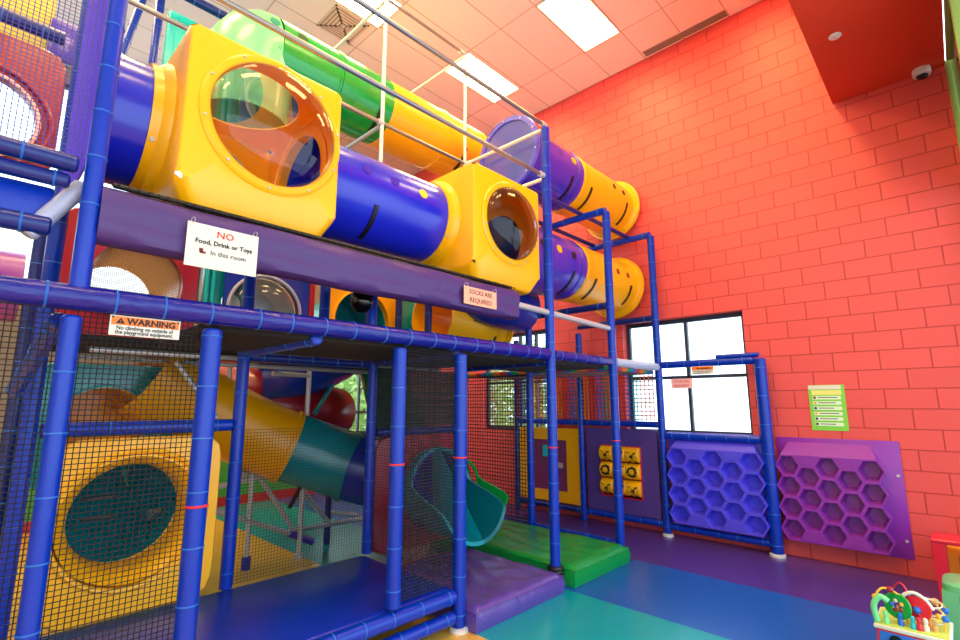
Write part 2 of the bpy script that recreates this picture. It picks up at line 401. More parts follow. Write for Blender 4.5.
post(2.185, F, 0.32, 2.08, 0.05, 'blue padded post standing on the front edge of the low blue deck', red=1.26)
post(2.80, F, 0, 2.08, 0.05, 'blue padded post at the right front corner of the low deck', red=1.26, foot=True)
post(4.048, F, 0, 4.63, 0.048, 'tall blue padded post between the purple and the green floor mats', red=1.26, foot=True)
post(5.29, F, 0, 4.03, 0.048, 'tall blue padded post behind the right end of the green mat', red=1.26, foot=True)
post(6.53, F, 0, 4.03, 0.048, 'tall blue padded post left of the blue honeycomb panel', foot=True)
post(6.53, 1.66, 0, 2.21, 0.064, 'thick blue post between the blue and the purple honeycomb panels', foot=True, step=.33)
BP = 'blue post '
for x, y, z0, z1, s in [
    (1.56, 4.15, 0.3, 2.1, 'at the back edge of the low deck beside the yellow crawl panel'),
    (2.80, 4.15, 0.3, 2.1, 'at the back right corner of the low deck beside the red slide panel'),
    (4.05, 4.15, 0.0, 2.1, 'behind the teal slide mouth, back of the purple mat'),
    (5.29, 4.15, 0.0, 2.75, 'behind the green mat in front of the garden window'),
    (6.53, 4.15, 0.0, 2.75, 'between the yellow wall panel and the tic tac toe panel'),
    (6.53, 5.40, 0.0, 2.75, 'at the far end of the yellow wall panel'),
    (5.29, 5.40, 0.0, 2.1, 'at the far end of the black net above the green mat'),
    (0.315, 4.15, 0.3, 4.6, 'behind the left net and the violet net, nearest the yellow crawl panel'),
    (0.315, 5.40, 0.0, 3.3, 'far back at the left, under the red window panel'),
    (2.245, 4.15, 2.15, 2.9, 'short one left of the yellow hole panel on the middle level'),
    (2.345, 3.53, 2.15, 2.735, 'short one in front of the yellow hole panel on the middle level'),
    (1.56, 4.15, 2.15, 2.9, 'short one left of the round clear bubble panel'),
    (3.95, 5.30, 2.15, 3.1, 'short one between the teal panel and the lower yellow tube'),
    (4.02, 4.77, 2.15, 3.0, 'short one right beside the peach sign'),
    (1.15, 6.65, 4.0, 6.9, 'rising to the ceiling behind the upper left yellow box')]:
    post(x, y, z0, z1, 0.047, BP + s, M_blue if z1 > 4 or y < 4.16 else M_blue_shaded)  # posts further back take the blue with shade in its colour
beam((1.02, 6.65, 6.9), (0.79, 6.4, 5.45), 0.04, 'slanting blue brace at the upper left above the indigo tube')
beam((0.9, 5.5, 6.0), (2.2, 5.5, 6.0), 0.05, 'shaded blue padded rail above the aqua panel at the top left', M_blue_shaded)

LB = beam((-1.2, F, 2.165), (4.0, F, 2.165), 0.06, 'long indigo padded rail across the front of the play frame', M_beam, 0.22)
beam((4.10, F, 2.165), (5.24, F, 2.165), 0.05, 'indigo padded rail between the two tall right front posts', M_beam)
beam((5.34, F, 2.165), (6.48, F, 2.165), 0.05, 'blue padded rail with painted window glare under the right lower tube', M_pale, ties=False)  # blue rail, its bright window reflection put into the colour
beam((6.53, 2.86, 2.19), (6.53, 1.72, 2.19), 0.046, 'blue padded top rail across the big window', M_blue)
beam((6.53, 2.15, 2.255), (6.53, 1.66, 2.255), 0.03, 'short blue foam piece lying on the rail across the window', M_blue, ties=False)
beam((6.53, 2.86, 1.26), (6.53, 1.72, 1.26), 0.042, 'blue padded middle rail above the blue honeycomb panel')
beam((6.53, 2.86, 0.125), (6.53, 1.72, 0.125), 0.04, 'blue padded bottom rail under the blue honeycomb panel')
beam((6.53, 4.11, 1.40), (6.53, 2.95, 1.40), 0.042, 'blue rail above the tic tac toe panel')
beam((6.53, 5.36, 1.40), (6.53, 4.19, 1.40), 0.042, 'blue rail above the yellow wall panel')
beam((6.53, 4.11, 0.14), (6.53, 2.95, 0.14), 0.042, 'blue bottom rail under the tic tac toe panel')
beam((6.53, 5.36, 0.14), (6.53, 4.19, 0.14), 0.042, 'blue bottom rail under the yellow wall panel', M_blue_shaded)
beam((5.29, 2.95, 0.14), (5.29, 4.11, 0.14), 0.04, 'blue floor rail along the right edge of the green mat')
beam((5.29, 4.19, 0.14), (5.29, 5.36, 0.14), 0.04, 'shaded blue floor rail under the black net behind the green mat', M_blue_shaded)
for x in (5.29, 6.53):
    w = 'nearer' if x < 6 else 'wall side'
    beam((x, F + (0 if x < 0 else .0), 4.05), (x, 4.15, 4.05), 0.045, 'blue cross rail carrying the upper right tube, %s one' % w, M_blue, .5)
    beam((x, 2.95, 2.85), (x, 4.15, 2.85), 0.042, 'blue cross rail under the lower right tube, %s one' % w, M_blue_shaded, .5)
beam((4.1, 3.25, 4.09), (6.6, 3.25, 4.09), 0.03, 'shaded blue rail under the upper right tube, front one', M_blue_shaded, ties=False)
beam((4.1, 3.82, 4.09), (6.6, 3.82, 4.09), 0.03, 'shaded blue rail under the upper right tube, back one', M_blue_shaded, ties=False)
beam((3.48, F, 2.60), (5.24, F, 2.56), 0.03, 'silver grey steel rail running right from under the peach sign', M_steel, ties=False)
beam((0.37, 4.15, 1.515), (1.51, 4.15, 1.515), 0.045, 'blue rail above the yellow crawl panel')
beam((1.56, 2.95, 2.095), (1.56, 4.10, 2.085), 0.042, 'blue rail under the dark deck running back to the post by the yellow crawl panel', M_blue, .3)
beam((2.80, 2.95, 2.095), (2.80, 4.10, 2.085), 0.042, 'blue rail under the dark deck along the top of the side net', M_blue_shaded, .3)
beam((4.05, 2.95, 2.095), (4.05, 4.10, 2.085), 0.042, 'blue rail under the dark deck above the mats', M_blue_shaded, .3)
beam((1.61, 4.15, 2.06), (2.75, 4.15, 2.06), 0.04, 'shaded blue rail under the dark ceiling at the back of the low deck', M_blue_shaded)
beam((2.85, 4.15, 1.40), (4.0, 4.15, 1.40), 0.04, 'shaded blue rail over the red slide panel', M_blue_shaded)
beam((0.95, F, 0.255), (2.74, F, 0.255), 0.052, 'blue padded upper edge rail of the low deck')
beam((0.95, F, 0.11), (2.74, F, 0.11), 0.045, 'blue padded lower edge rail of the low deck near the floor')
# left upper bay
beam((-1.2, F, 2.80), (0.26, F, 2.80), 0.042, 'shaded blue padded rail at the upper left edge, topmost', M_blue_shaded, .3)
beam((-1.2, F + .02, 2.715), (0.24, F + .02, 2.715), 0.036, 'shaded blue padded rail at the upper left edge, just under the topmost', M_blue_shaded, .4)
beam((-1.2, F + .06, 2.49), (0.2, F + .06, 2.49), 0.045, 'shaded blue padded rail below the blue pad at the upper left', M_blue_shaded, .4)
g = G(); g.box((-0.5, F + .12, 2.6), (1.4, 0.05, 0.19), .015); tag(mesh('edge_pad', g, M_blue), 'blue vinyl pad between the shaded blue rails at the upper left', 'pad')
beam((-1.2, 5.36, 4.86), (0.27, 5.36, 4.86), 0.06, 'shaded blue padded rail above the red window panel at the upper left', M_blue_shaded, .25)
beam((0.3, 2.99, 2.74), (0.12, 2.99, 2.44), 0.04, 'short shiny slanted padded pipe beside the tall left post', M_pale, ties=False)
beam((0.28, 3.0, 2.07), (0.22, 4.0, 1.75), 0.04, 'slanted blue padded pipe behind the left net', M_blue, .3)

# metal pipes
def pipe(a, b, label, r=0.021, m=None, fit=()):
    a = Vector(a); t = thing('metal_pipe', label, 'pipe', a, 'bare metal pipes of the play frame')
    mesh('tube', G().rod(a, b, r, 12), m or M_pipe, t)
    d = (Vector(b) - a).normalized()
    for q in fit:
        p = a + (Vector(b) - a) * q; mesh('pipe_fitting', G().rod(p - d * .035, p + d * .035, r * 1.45, 12), m or M_steel, t)
    return t
pipe((0.3, F, 4.655), (4.05, F, 4.655), 'steel guard pipe, topmost one ending on the tall middle post', fit=(.99,))
pipe((0.3, F, 4.06), (4.0, F, 4.06), 'steel guard pipe just above the front yellow boxes', fit=(.99,))
pipe((0.35, 4.15, 4.66), (4.03, 4.15, 4.66), 'steel pipe passing behind the tops of the yellow boxes', fit=(.33, .66))
pipe((1.0, 4.15, 6.19), (4.05, 4.15, 6.19), 'thin brownish pipe highest under the ceiling', 0.018, fit=(.59, .98))
pipe((4.05, F + .05, 4.62), (4.05, 4.13, 4.64), 'white cross pipe running back from the top of the tall middle post', m=M_white, fit=(.96,))
pipe((4.05, F + .05, 4.05), (4.05, 4.13, 4.07), 'white cross pipe running back below the glazed tube end', m=M_white)
pipe((4.05, 4.15, 3.9), (4.05, 4.15, 6.17), 'white upright pipe beside the right yellow box', m=M_white)
pipe((2.80, 4.15, 3.9), (2.80, 4.15, 6.17), 'white upright pipe above the front indigo tube', m=M_white)
pipe((2.80, 4.18, 6.17), (2.80, 5.5, 6.17), 'cross pipe over the green tube near the square ceiling vent', 0.019, M_white)
pipe((4.05, 4.18, 6.17), (4.05, 5.5, 6.17), 'cross pipe over the long yellow tube near the second light', 0.019, M_white)
pipe((2.80, 4.18, 4.64), (2.80, 5.5, 4.64), 'blue grey cross pipe under the green tube', 0.022, M_steel)

# ------------------------------------------------------------------ nets
def net(label, O, U, V, nu, nv, w=0.0045, m=None, sag=0.0, rope=0.0, group='safety nets', name='safety_net'):
    O = Vector(O); U = Vector(U); V = Vector(V)
    def P(a, b):
        p = O + U * a + V * b
        if sag: p = p - Vector((0, 0, sag * 16 * a * (1 - a) * b * (1 - b)))
        return p
    g = G(); K = 8 if sag else 1
    for i in range(nu + 1):
        for k in range(K): g.prism(P(i / nu, k / K), P(i / nu, (k + 1) / K), w)
    for j in range(nv + 1):
        for k in range(K): g.prism(P(k / K, j / nv), P((k + 1) / K, j / nv), w)
    if rope:
        for a, b in ((P(0, 0), P(1, 0)), (P(1, 0), P(1, 1)), (P(1, 1), P(0, 1)), (P(0, 1), P(0, 0))): g.rod(a, b, rope, 6)
    return tag(mesh(name, g, m or M_net, smooth=False), label, 'net', group)
net('black safety net around the warning sign at the lower left', (-1.0, F + .035, 0.32), (1.90, 0, 0), (0, 0, 1.79), 78, 74, 0.0031)
net('black safety net between the two posts at the deck front right', (2.22, F + .03, 0.34), (0.55, 0, 0), (0, 0, 1.75), 24, 74, 0.0042)
net('black safety net along the right side of the low deck', (2.80, F + .06, 0.34), (0, 1.18, 0), (0, 0, 1.72), 46, 72, 0.0038)
net('thin black net at the back of the low deck before the slide frame', (1.62, 4.17, 0.32), (1.13, 0, 0), (0, 0, 1.15), 44, 46, 0.0022)
net('dense dark green screen net over the red slide panel', (2.86, 4.19, 1.45), (1.14, 0, 0), (0, 0, .58), 56, 28, 0.011, mat('screen_cord', (16, 44, 40), .8))
net('black climbing net behind the green mat', (5.29, 4.2, 0.2), (0, 1.16, 0), (0, 0, 1.86), 24, 38, 0.008, rope=0.01)
net('pale blue fine net at the upper left corner', (-1.0, F + .02, 2.85), (1.27, 0, 0), (0, 0, 1.75), 62, 86, 0.0026, M_netb)
net('violet gathered net hanging behind the tall left post', (0.30, F + .12, 2.86), (0.0, 1.16, 0), (0, 0, 1.76), 66, 86, 0.008, M_netv)
net('tan fine net across the hole of the red panel on the middle level', (0.64, 5.425, 2.35), (0.76, 0, 0), (0, 0, .88), 52, 60, 0.004, M_netw)
net('rainbow striped cargo net sagging under the right frame', (5.33, 2.98, 2.10), (1.16, 0, 0), (0, 2.4, 0), 24, 46, 0.02, M_rain, sag=0.03, rope=.03, name='cargo_net')
net('rainbow striped cargo net hanging before the window wall', (6.50, 2.98, 1.46), (0, 2.4, 0), (0, 0, 0.64), 40, 11, 0.011, M_rain, name='cargo_net')

# ------------------------------------------------------------------ decks, pads, mats
t = thing('low_deck', 'low shiny blue vinyl deck at the bottom left', 'deck', (0.9, 3.5, 0.0))
g = G(); g.box((0.92, 3.53, 0.265), (3.66, 1.2, 0.09), .025, 3); mesh('deck_pad', g, M_deck, t)
g = G()
for x in (-0.8, 0.315, 1.56): g.rod((x, 3.53, 0.003), (x, 3.53, 0.222), 0.03, 12)
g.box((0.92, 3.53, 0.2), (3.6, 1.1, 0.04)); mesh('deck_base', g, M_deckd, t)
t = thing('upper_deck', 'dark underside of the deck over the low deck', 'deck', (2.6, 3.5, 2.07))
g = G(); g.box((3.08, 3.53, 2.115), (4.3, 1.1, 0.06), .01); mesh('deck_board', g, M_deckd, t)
g = G()
pass
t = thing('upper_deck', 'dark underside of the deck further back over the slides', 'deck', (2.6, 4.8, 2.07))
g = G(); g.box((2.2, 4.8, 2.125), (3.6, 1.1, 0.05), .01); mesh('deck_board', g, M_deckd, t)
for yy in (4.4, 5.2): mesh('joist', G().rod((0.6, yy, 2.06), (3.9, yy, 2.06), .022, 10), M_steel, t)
t = thing('box_deck', 'purple padded ledge carrying the yellow boxes', 'ledge', (2.0, 3.3, 2.55))
prof = [(2.99, 2.745), (2.93, 2.738), (2.885, 2.715), (2.862, 2.66), (2.862, 2.60), (2.872, 2.575), (2.868, 2.555), (2.865, 2.51), (2.878, 2.47), (2.91, 2.45), (2.97, 2.45)]
N = 60; g = G(); xs = [0.36 + (3.52 - 0.36) * i / N for i in range(N + 1)]
g.loft([[Vector((x, y + 0.004 * sin(x * 9 + z * 30), z + .004 * sin(x * 5.3 + 1))) for y, z in prof] for x in xs], True, True, True); mesh('edge_padding', g, M_pad, t)
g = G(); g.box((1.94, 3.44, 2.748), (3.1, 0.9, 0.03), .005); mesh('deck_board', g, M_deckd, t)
for i in range(72):
    x = 0.40 + i * 0.0432
    mesh('lacing', G().rod((x, 2.875, 2.733), (x + .026, 2.905, 2.756), 0.006, 6), M_lace, t)
beam((0.4, F + .03, 2.758), (3.5, F + .03, 2.758), 0.014, 'black lacing rail along the top of the purple ledge', M_black, ties=False)
def floor_mat_pad(label, c, d, m, wr):
    bm = bmesh.new(); g = G(); nx, ny = 26, 30
    t = thing('landing_mat', label, 'mat', (c[0], c[1], 0), 'landing mats on the floor')
    def P(u, v):
        e = min(u, 1 - u, v, 1 - v); rd = min(1.0, e / 0.05); h = d[2] * (0.80 + 0.2 * sqrt(max(0, 1 - (1 - rd) ** 2)))
        h += wr * (sin(u * 31 + 3 * sin(v * 7)) + sin(v * 23 + 2 * sin(u * 9))) * 0.5 * rd
        return Vector((c[0] - d[0] / 2 + d[0] * u, c[1] - d[1] / 2 + d[1] * v, h))
    g.loft([[P(i / nx, j / ny) for j in range(ny + 1)] for i in range(nx + 1)], False)
    rim = [(i / nx, 0) for i in range(nx)] + [(1, j / ny) for j in range(ny)] + [(1 - i / nx, 1) for i in range(nx)] + [(0, 1 - j / ny) for j in range(ny)]
    top = [P(*q) for q in rim]; out = []
    for q in rim:
        p = P(*q); o = Vector((q[0] - .5, q[1] - .5, 0)); o = Vector((0.012 if q[0] >= 1 else -0.012 if q[0] <= 0 else 0, 0.012 if q[1] >= 1 else -.012 if q[1] <= 0 else 0, 0)); out.append(p + o)
    mid = [Vector((p.x, p.y, d[2] * .42)) for p in out]; bot = [Vector((p.x, p.y, 0.002)) for p in top]
    g.loft([top, mid, bot], True, False, True)
    mesh('vinyl_cover', g, m, t, ang=50, merge=True)
    g = G(); g.loft([[v + Vector((0, 0, -d[2] * .9 + .02)) * 0 + Vector((0, 0, 0)) for v in [Vector((p.x * 1.0, p.y, d[2] * .8)) for p in top]], [Vector((p.x, p.y, d[2] * .8 + .006)) for p in out]]); mesh('seam', g, m, t)
    return t
floor_mat_pad('purple vinyl landing mat under the teal slide mouth', (3.41, 3.42, 0), (1.13, 1.30, 0.17), M_matp, 0.010)
floor_mat_pad('green vinyl landing mat with puckered front, right of the purple one', (4.66, 3.78, 0), (1.05, 2.05, 0.18), M_matg, 0.009)
g = G()
for q in range(3): g.torus((4.048, F, 0.11 + q * .03), (0, 0, 1), 0.058, 0.02, 20, 8)
tag(mesh('strap_wrap', g, M_black), 'black strap wrapped round the foot of the tall middle post', 'strap')

# ------------------------------------------------------------------ tubes
def arcband(g, c, ax, R, a0, a1, w, h=0.012, n=14):
    ax = Vector(ax).normalized(); up = Vector((0, 0, 1)); x = (up - ax * up.dot(ax)).normalized(); y = ax.cross(x); rings = []
    for i in range(n + 1):
        a = radians(a0 + (a1 - a0) * i / n); d = x * cos(a) + y * sin(a); c0 = Vector(c)
        rings.append([c0 + d * R - ax * w / 2, c0 + d * (R + h) - ax * w / 2, c0 + d * (R + h) + ax * w / 2, c0 + d * R + ax * w / 2])
    g.loft(rings, True, True, True)
def spot(g, c, ax, R, a, r):
    ax = Vector(ax).normalized(); up = Vector((0, 0, 1)); x = (up - ax * up.dot(ax)).normalized(); y = ax.cross(x)
    d = x * cos(radians(a)) + y * sin(radians(a)); g.rod(Vector(c) + d * (R - .01), Vector(c) + d * (R + .0035), r, 18)
def tube_x(name, label, x0, x1, y, z, R, m, seams=(), flange=None, dots=(), bands=(), group='crawl tubes', cat='tube', lip0=True):
    t = thing(name, label, cat, (x0, y, z - R), group)
    prof = [(x0, R), ]
    for s in seams: prof += [(s - .03, R), (s - .026, R + .012), (s - .004, R + .012), (s, R), (s + .004, R + .012), (s + .026, R + .012), (s + .03, R)]
    prof += [(x1, R), (x1, R - .012), (x0, R - .012), (x0, R)]
    mesh('shell', G().lathe((0, y, z), (1, 0, 0), prof, 48), m, t, ang=30)
    if flange:
        fx, fr, fm = flange
        mesh('flange', G().lathe((fx, y, z), (1, 0, 0), [(-.05, R - .005), (-.05, R + .02), (-.02, fr - .03), (-.016, fr), (.016, fr), (.02, R - .01), (-.05, R - .01)], 48), fm, t, ang=30)
        for k in range(12):
            a = k * pi / 6 + .2; p = Vector((fx - .02, y + cos(a) * (fr - .04), z + sin(a) * (fr - .04))); mesh('bolt', G().rod(p, p + Vector((-.012, 0, 0)), .01, 8), M_steel, t)
    for (x, a, r, dm) in dots:
        g = G(); spot(g, (x, y, z), (1, 0, 0), R, a, r); mesh('peephole', g, dm, t)
    for (x, a0, a1) in bands:
        g = G(); arcband(g, (x, y, z), (1, 0, 0), R, a0, a1, 0.035); mesh('bracket_strap', g, M_black, t)
    return t
TY = 3.53; TZ = 3.385; TR = 0.385
# angles: 0 = up, 90 = towards -Y (front)... ax x up
tube_x('crawl_tube', 'indigo crawl tube at the far left, beside the left yellow box', 0.39, 0.66, TY, TZ, TR, M_purple)
tube_x('crawl_tube', 'blue indigo crawl tube between the two yellow boxes', 1.70, 2.95, TY, TZ, TR, M_bluep if 0 else M_purple, dots=((2.02, 72, .042, M_dot), (2.28, 74, .042, M_dot), (2.58, 76, .045, M_yellow)), bands=((2.12, 112, 160),))
tube_x('crawl_tube', 'indigo part of the lower right tube behind the tall middle post', 3.98, 5.22, TY, TZ, TR, M_violet, seams=(5.12,), dots=((4.30, 80, .045, M_black), (4.62, 80, .05, M_yellow), (4.92, 82, .045, M_black)), bands=((4.95, 110, 165),))
tube_x('crawl_tube', 'yellow part of the lower right tube ending in a flange on the wall', 5.22, 6.62, TY, TZ, TR, M_yellow, seams=(5.27,), flange=(6.60, .46, M_yellow), dots=((6.0, 80, .04, M_red), (6.28, 80, .04, M_red)), bands=((5.45, 110, 160), (6.36, 100, 145)))
UZ = 4.60
tube_x('crawl_tube', 'violet part of the upper right tube with a glazed open end', 4.18, 5.22, TY, UZ, TR, M_violet, seams=(5.12,), dots=((4.45, 72, .045, M_bluep), (4.72, 74, .045, M_bluep), (5.0, 76, .05, M_yellow)), bands=((4.98, 108, 168),))
t = tube_x('crawl_tube', 'yellow part of the upper right tube ending in a flange high on the wall', 5.22, 6.62, TY, UZ, TR, M_yellow, seams=(5.27,), flange=(6.60, .46, M_yellow), dots=((6.02, 76, .04, M_black), (6.28, 78, .04, M_black)), bands=((5.42, 108, 165), (6.36, 98, 150)))
t = thing('tube_end_window', 'round blue pane with a lavender rim closing the upper right tube', 'window', (4.16, TY, UZ - .45))
mesh('rim', G().lathe((4.16, TY, UZ), (1, 0, 0), [(-.02, .40), (-.02, .455), (.0, .465), (.025, .455), (.03, .40), (-.02, .40)], 48), mat('lavender_rim', (84, 82, 214), .3), t)
mesh('pane', G().lathe((4.16, TY, UZ), (1, 0, 0), [(-.006, .0005), (-.006, .2), (-.004, .405)], 48), mat('translucent_lavender', (84, 88, 186), .15, coat=.5), t)
for k in range(10):
    a = k * pi / 5 + .2; p = Vector((4.14, TY + cos(a) * .43, UZ + sin(a) * .43)); mesh('bolt', G().rod(p, p + Vector((-.01, 0, 0)), .01, 8), M_steel, t)
# long back tube
BY2 = 4.77; BZ = 5.22; BR = 0.40
tube_x('crawl_tube', 'green crawl tube high at the back, over the left yellow box', 1.79, 3.12, BY2, BZ, BR, M_green, seams=(2.45,), dots=((1.98, 72, .055, mat('dark_hole', (8, 70, 36), .6)),), bands=((2.96, 112, 160),))
tube_x('crawl_tube', 'long yellow crawl tube high at the back', 3.12, 4.75, BY2, BZ, BR, M_yellow, seams=(4.0,), bands=((4.32, 112, 160),))
t = thing('tube_elbow', 'light green elbow tube bending down behind the left yellow box', 'tube', (1.6, BY2, 4.35))
mesh('shell', G().sweep([(1.78, BY2, 5.22), (1.72, BY2, 5.215), (1.665, BY2, 5.18), (1.63, BY2, 5.12), (1.615, BY2, 5.0), (1.61, BY2, 4.4)], BR, 44), M_greenl, t)
g = G(); spot(g, (1.70, BY2, 5.215), (1, 0, 0), BR, 68, .05); mesh('peephole', g, mat('hole_teal', (10, 140, 120), .6), t)

# ------------------------------------------------------------------ plates with round holes
def holeplate(P, c, e, R, th, n=64, sharp=9, lip=0.0):
    """P maps (u, v, w) to 3D; e = (left, right, down, up) extents around c; hole radius R."""
    g = G(); inn = []; out = []
    for i in range(n):
        a = 2 * pi * (i + .5) / n; ca, sa = cos(a), sin(a)
        w = e[1] if ca > 0 else e[0]; h = e[3] if sa > 0 else e[2]
        t = (abs(ca / w) ** sharp + abs(sa / h) ** sharp) ** (-1 / sharp)
        inn.append((c[0] + ca * R, c[1] + sa * R)); out.append((c[0] + ca * t, c[1] + sa * t))
    b = 0.012
    def sh(k, o):  # scaled towards centre
        return [(c[0] + (u - c[0]) * k, c[1] + (v - c[1]) * k) for u, v in o]
    rings = [[P(u, v, th) for u, v in out], [P(u, v, b) for u, v in out], [P(u, v, 0) for u, v in sh(.985, out)], [P(u, v, 0) for u, v in sh(1.06, inn)], [P(u, v, -lip) for u, v in sh(1.03, inn)], [P(u, v, -lip) for u, v in inn], [P(u, v, th) for u, v in inn]]
    rings.append(rings[0]); g.loft(rings); return g
def PY(y): return lambda u, v, w: Vector((u, y + w, v))          # faces -Y
def PX(x): return lambda u, v, w: Vector((x + w, -u, v))         # faces -X, u = -Y
def panel(label, x0, x1, z0, z1, y, hc, R, m, th=0.05, lip=0.02):
    t = thing('hole_panel', label, 'panel', ((x0 + x1) / 2, y, z0), 'crawl panels with round holes')
    mesh('plate', holeplate(PY(y), hc, (hc[0] - x0, x1 - hc[0], hc[1] - z0, z1 - hc[1]), R, th, lip=lip), m, t)
    return t
def stub(t, hc, y, R, m, L=0.8, name='inner_tube', back=True, bm=None):
    mesh(name, G().lathe((hc[0], y, hc[1]), (0, 1, 0), [(0, R), (L, R), (L, R - .012), (0, R - .012), (0, R)], 40), m, t)
    if back: mesh('tube_end', G().lathe((hc[0], y + L * .97, hc[1]), (0, 1, 0), [(0, .001), (.01, R - .01)], 32), bm or m, t)
# big crawl-through panel, lower left
t = panel('large yellow crawl panel with a teal tube mouth behind the left net', 0.47, 1.42, 0.33, 1.45, 4.05, (0.89, 0.92), 0.41, M_yellow, 0.1, 0.02)
mesh('collar', G().lathe((0.90, 4.05, .93), (0, 1, 0), [(.005, .41), (.06, .36), (.16, .335), (.30, .33), (.30, .35), (.12, .40), (.10, .42)], 48), M_yellow, t)
mesh('raised_ring', G().lathe((0.90, 4.05, .93), (0, 1, 0), [(.0, .42), (-.02, .43), (-.022, .442), (-.012, .452), (0, .455)], 48), M_yellow, t)
pts = smoothpts([(0.9, 4.36, .93), (0.9, 4.6, .95), (1.0, 4.9, 1.02), (1.25, 5.1, 1.12)], 6)
mesh('inner_tube', G().sweep(pts, .335, 36, False), M_teal, t); mesh('tube_end', G().sweep([pts[-1], pts[-1] + Vector((.02, .01, 0))], [.33, .001], 36), M_teal, t)
for zz in (1.0, 0.86):
    g = G(); g.box((0.80, 4.62, zz), (.2, .03, .025), .006); mesh('grip_slot', g, M_black, t)
# teal panel with yellow tube behind it
t = panel('dark teal panel, its round hole filled by yellow, behind the left net', 0.38, 1.45, 1.0, 2.02, 5.4, (0.90, 1.46), 0.36, M_teal)
stub(t, (0.90, 1.46), 5.45, .365, M_yellowd, .5)
t = panel('red panel with a round hole on the middle level above the warning sign', 0.43, 1.53, 2.2, 3.4, 5.4, (1.02, 2.80), 0.365, M_red, .05, .04)
mesh('inner_tube', G().lathe((1.02, 5.45, 2.80), (0, 1, 0), [(0, .375), (1.1, .375), (1.1, .36), (0, .36), (0, .375)], 40), M_yellowd, t)
# aqua tube mouth beside it
t = thing('hole_panel', 'aqua ribbed panel with a tall opening right of the red hole panel', 'panel', (1.7, 5.4, 2.2), 'crawl panels with round holes')
mesh('plate', holeplate(PY(5.4), (1.86, 2.72), (.28, .16, .5, .5), 0.11, .06, lip=.02), M_teal, t)
g = G()
for x in (1.60, 1.66, 2.01): g.rod((x, 5.38, 2.22), (x, 5.38, 3.2), .018, 8)
mesh('rib', g, M_aqua, t)
# blue panel with bubble
t = panel('dark blue panel with a big clear bubble on the middle level', 1.95, 2.72, 2.2, 3.3, 5.3, (2.08, 2.75), 0.40, M_bluep, .05, .03) if 0 else thing('bubble_panel', 'dark blue panel with a big clear bubble on the middle level', 'panel', (2.3, 5.3, 2.2))
mesh('plate', holeplate(PY(5.3), (2.17, 2.66), (.42, .50, .46, .64), 0.37, .05, lip=.03), M_bluep, t)
mesh('bubble', G().lathe((2.17, 5.3, 2.66), (0, -1, 0), [(0.01, .37), (.08, .34), (.14, .27), (.18, .16), (.195, .001)], 40), M_clear, t)
mesh('bubble_rim', G().torus((2.17, 5.275, 2.66), (0, 1, 0), .385, .018, 44, 8), M_pale, t)
mesh('back_tube', G().lathe((2.17, 5.36, 2.66), (0, 1, 0), [(0, .36), (.5, .36), (.52, .001)], 36), M_white, t)
g = G(); g.box((2.71, 5.33, 2.7), (.07, .05, 1.0), .01); tag(mesh('edge_strip', g, M_red), 'narrow red strip right of the bubble panel', 'strip')
t = panel('yellow panel with a large dark round hole on the middle level', 2.90, 4.03, 2.2, 3.4, 5.4, (3.45, 2.70), 0.40, M_yellowd, .06, .03)
stub(t, (3.45, 2.70), 5.46, .40, M_teal, .7)
t = panel('teal panel with a yellow tube mouth on the middle level, left of the peach sign', 4.06, 5.2, 2.2, 3.4, 5.4, (4.58, 2.80), 0.36, M_teal, .05, .04)
mesh('inner_tube', G().lathe((4.58, 5.45, 2.80), (0, 1, 0), [(0, .365), (.35, .365), (.5, .30), (.58, .15), (.6, .001)], 40), M_yellow, t)
for dx, dz in ((-.12, -.02), (.16, -.02)):
    mesh('peephole', G().rod((4.58 + dx, 5.98, 2.8 + dz), (4.58 + dx, 5.94, 2.80 + dz), .05, 16), M_green, t)
# black ball hanging under the ledge
t = thing('hanging_fixture', 'black round fixture hanging under the purple ledge', 'fixture', (2.08, 3.3, 2.56))
g = G(); g.lathe((2.10, 3.3, 2.48), (0, 0, 1), [(-.10, .001), (-.095, .04), (-.06, .075), (-.01, .09), (.04, .085), (.07, .05)], 24, False, True); mesh('housing', g, M_dark, t)
g = G(); g.box((2.10, 3.3, 2.575), (.16, .12, .05), .01); mesh('bracket', g, M_black, t)
for k in range(4):
    a = k * pi / 2 + .6; mesh('stud', G().lathe((2.10 + cos(a) * .07, 3.3 + sin(a) * .07, 2.53), (0, 0, 1), [(0, .012), (.015, .012), (.02, .001)], 8), M_steel, t)

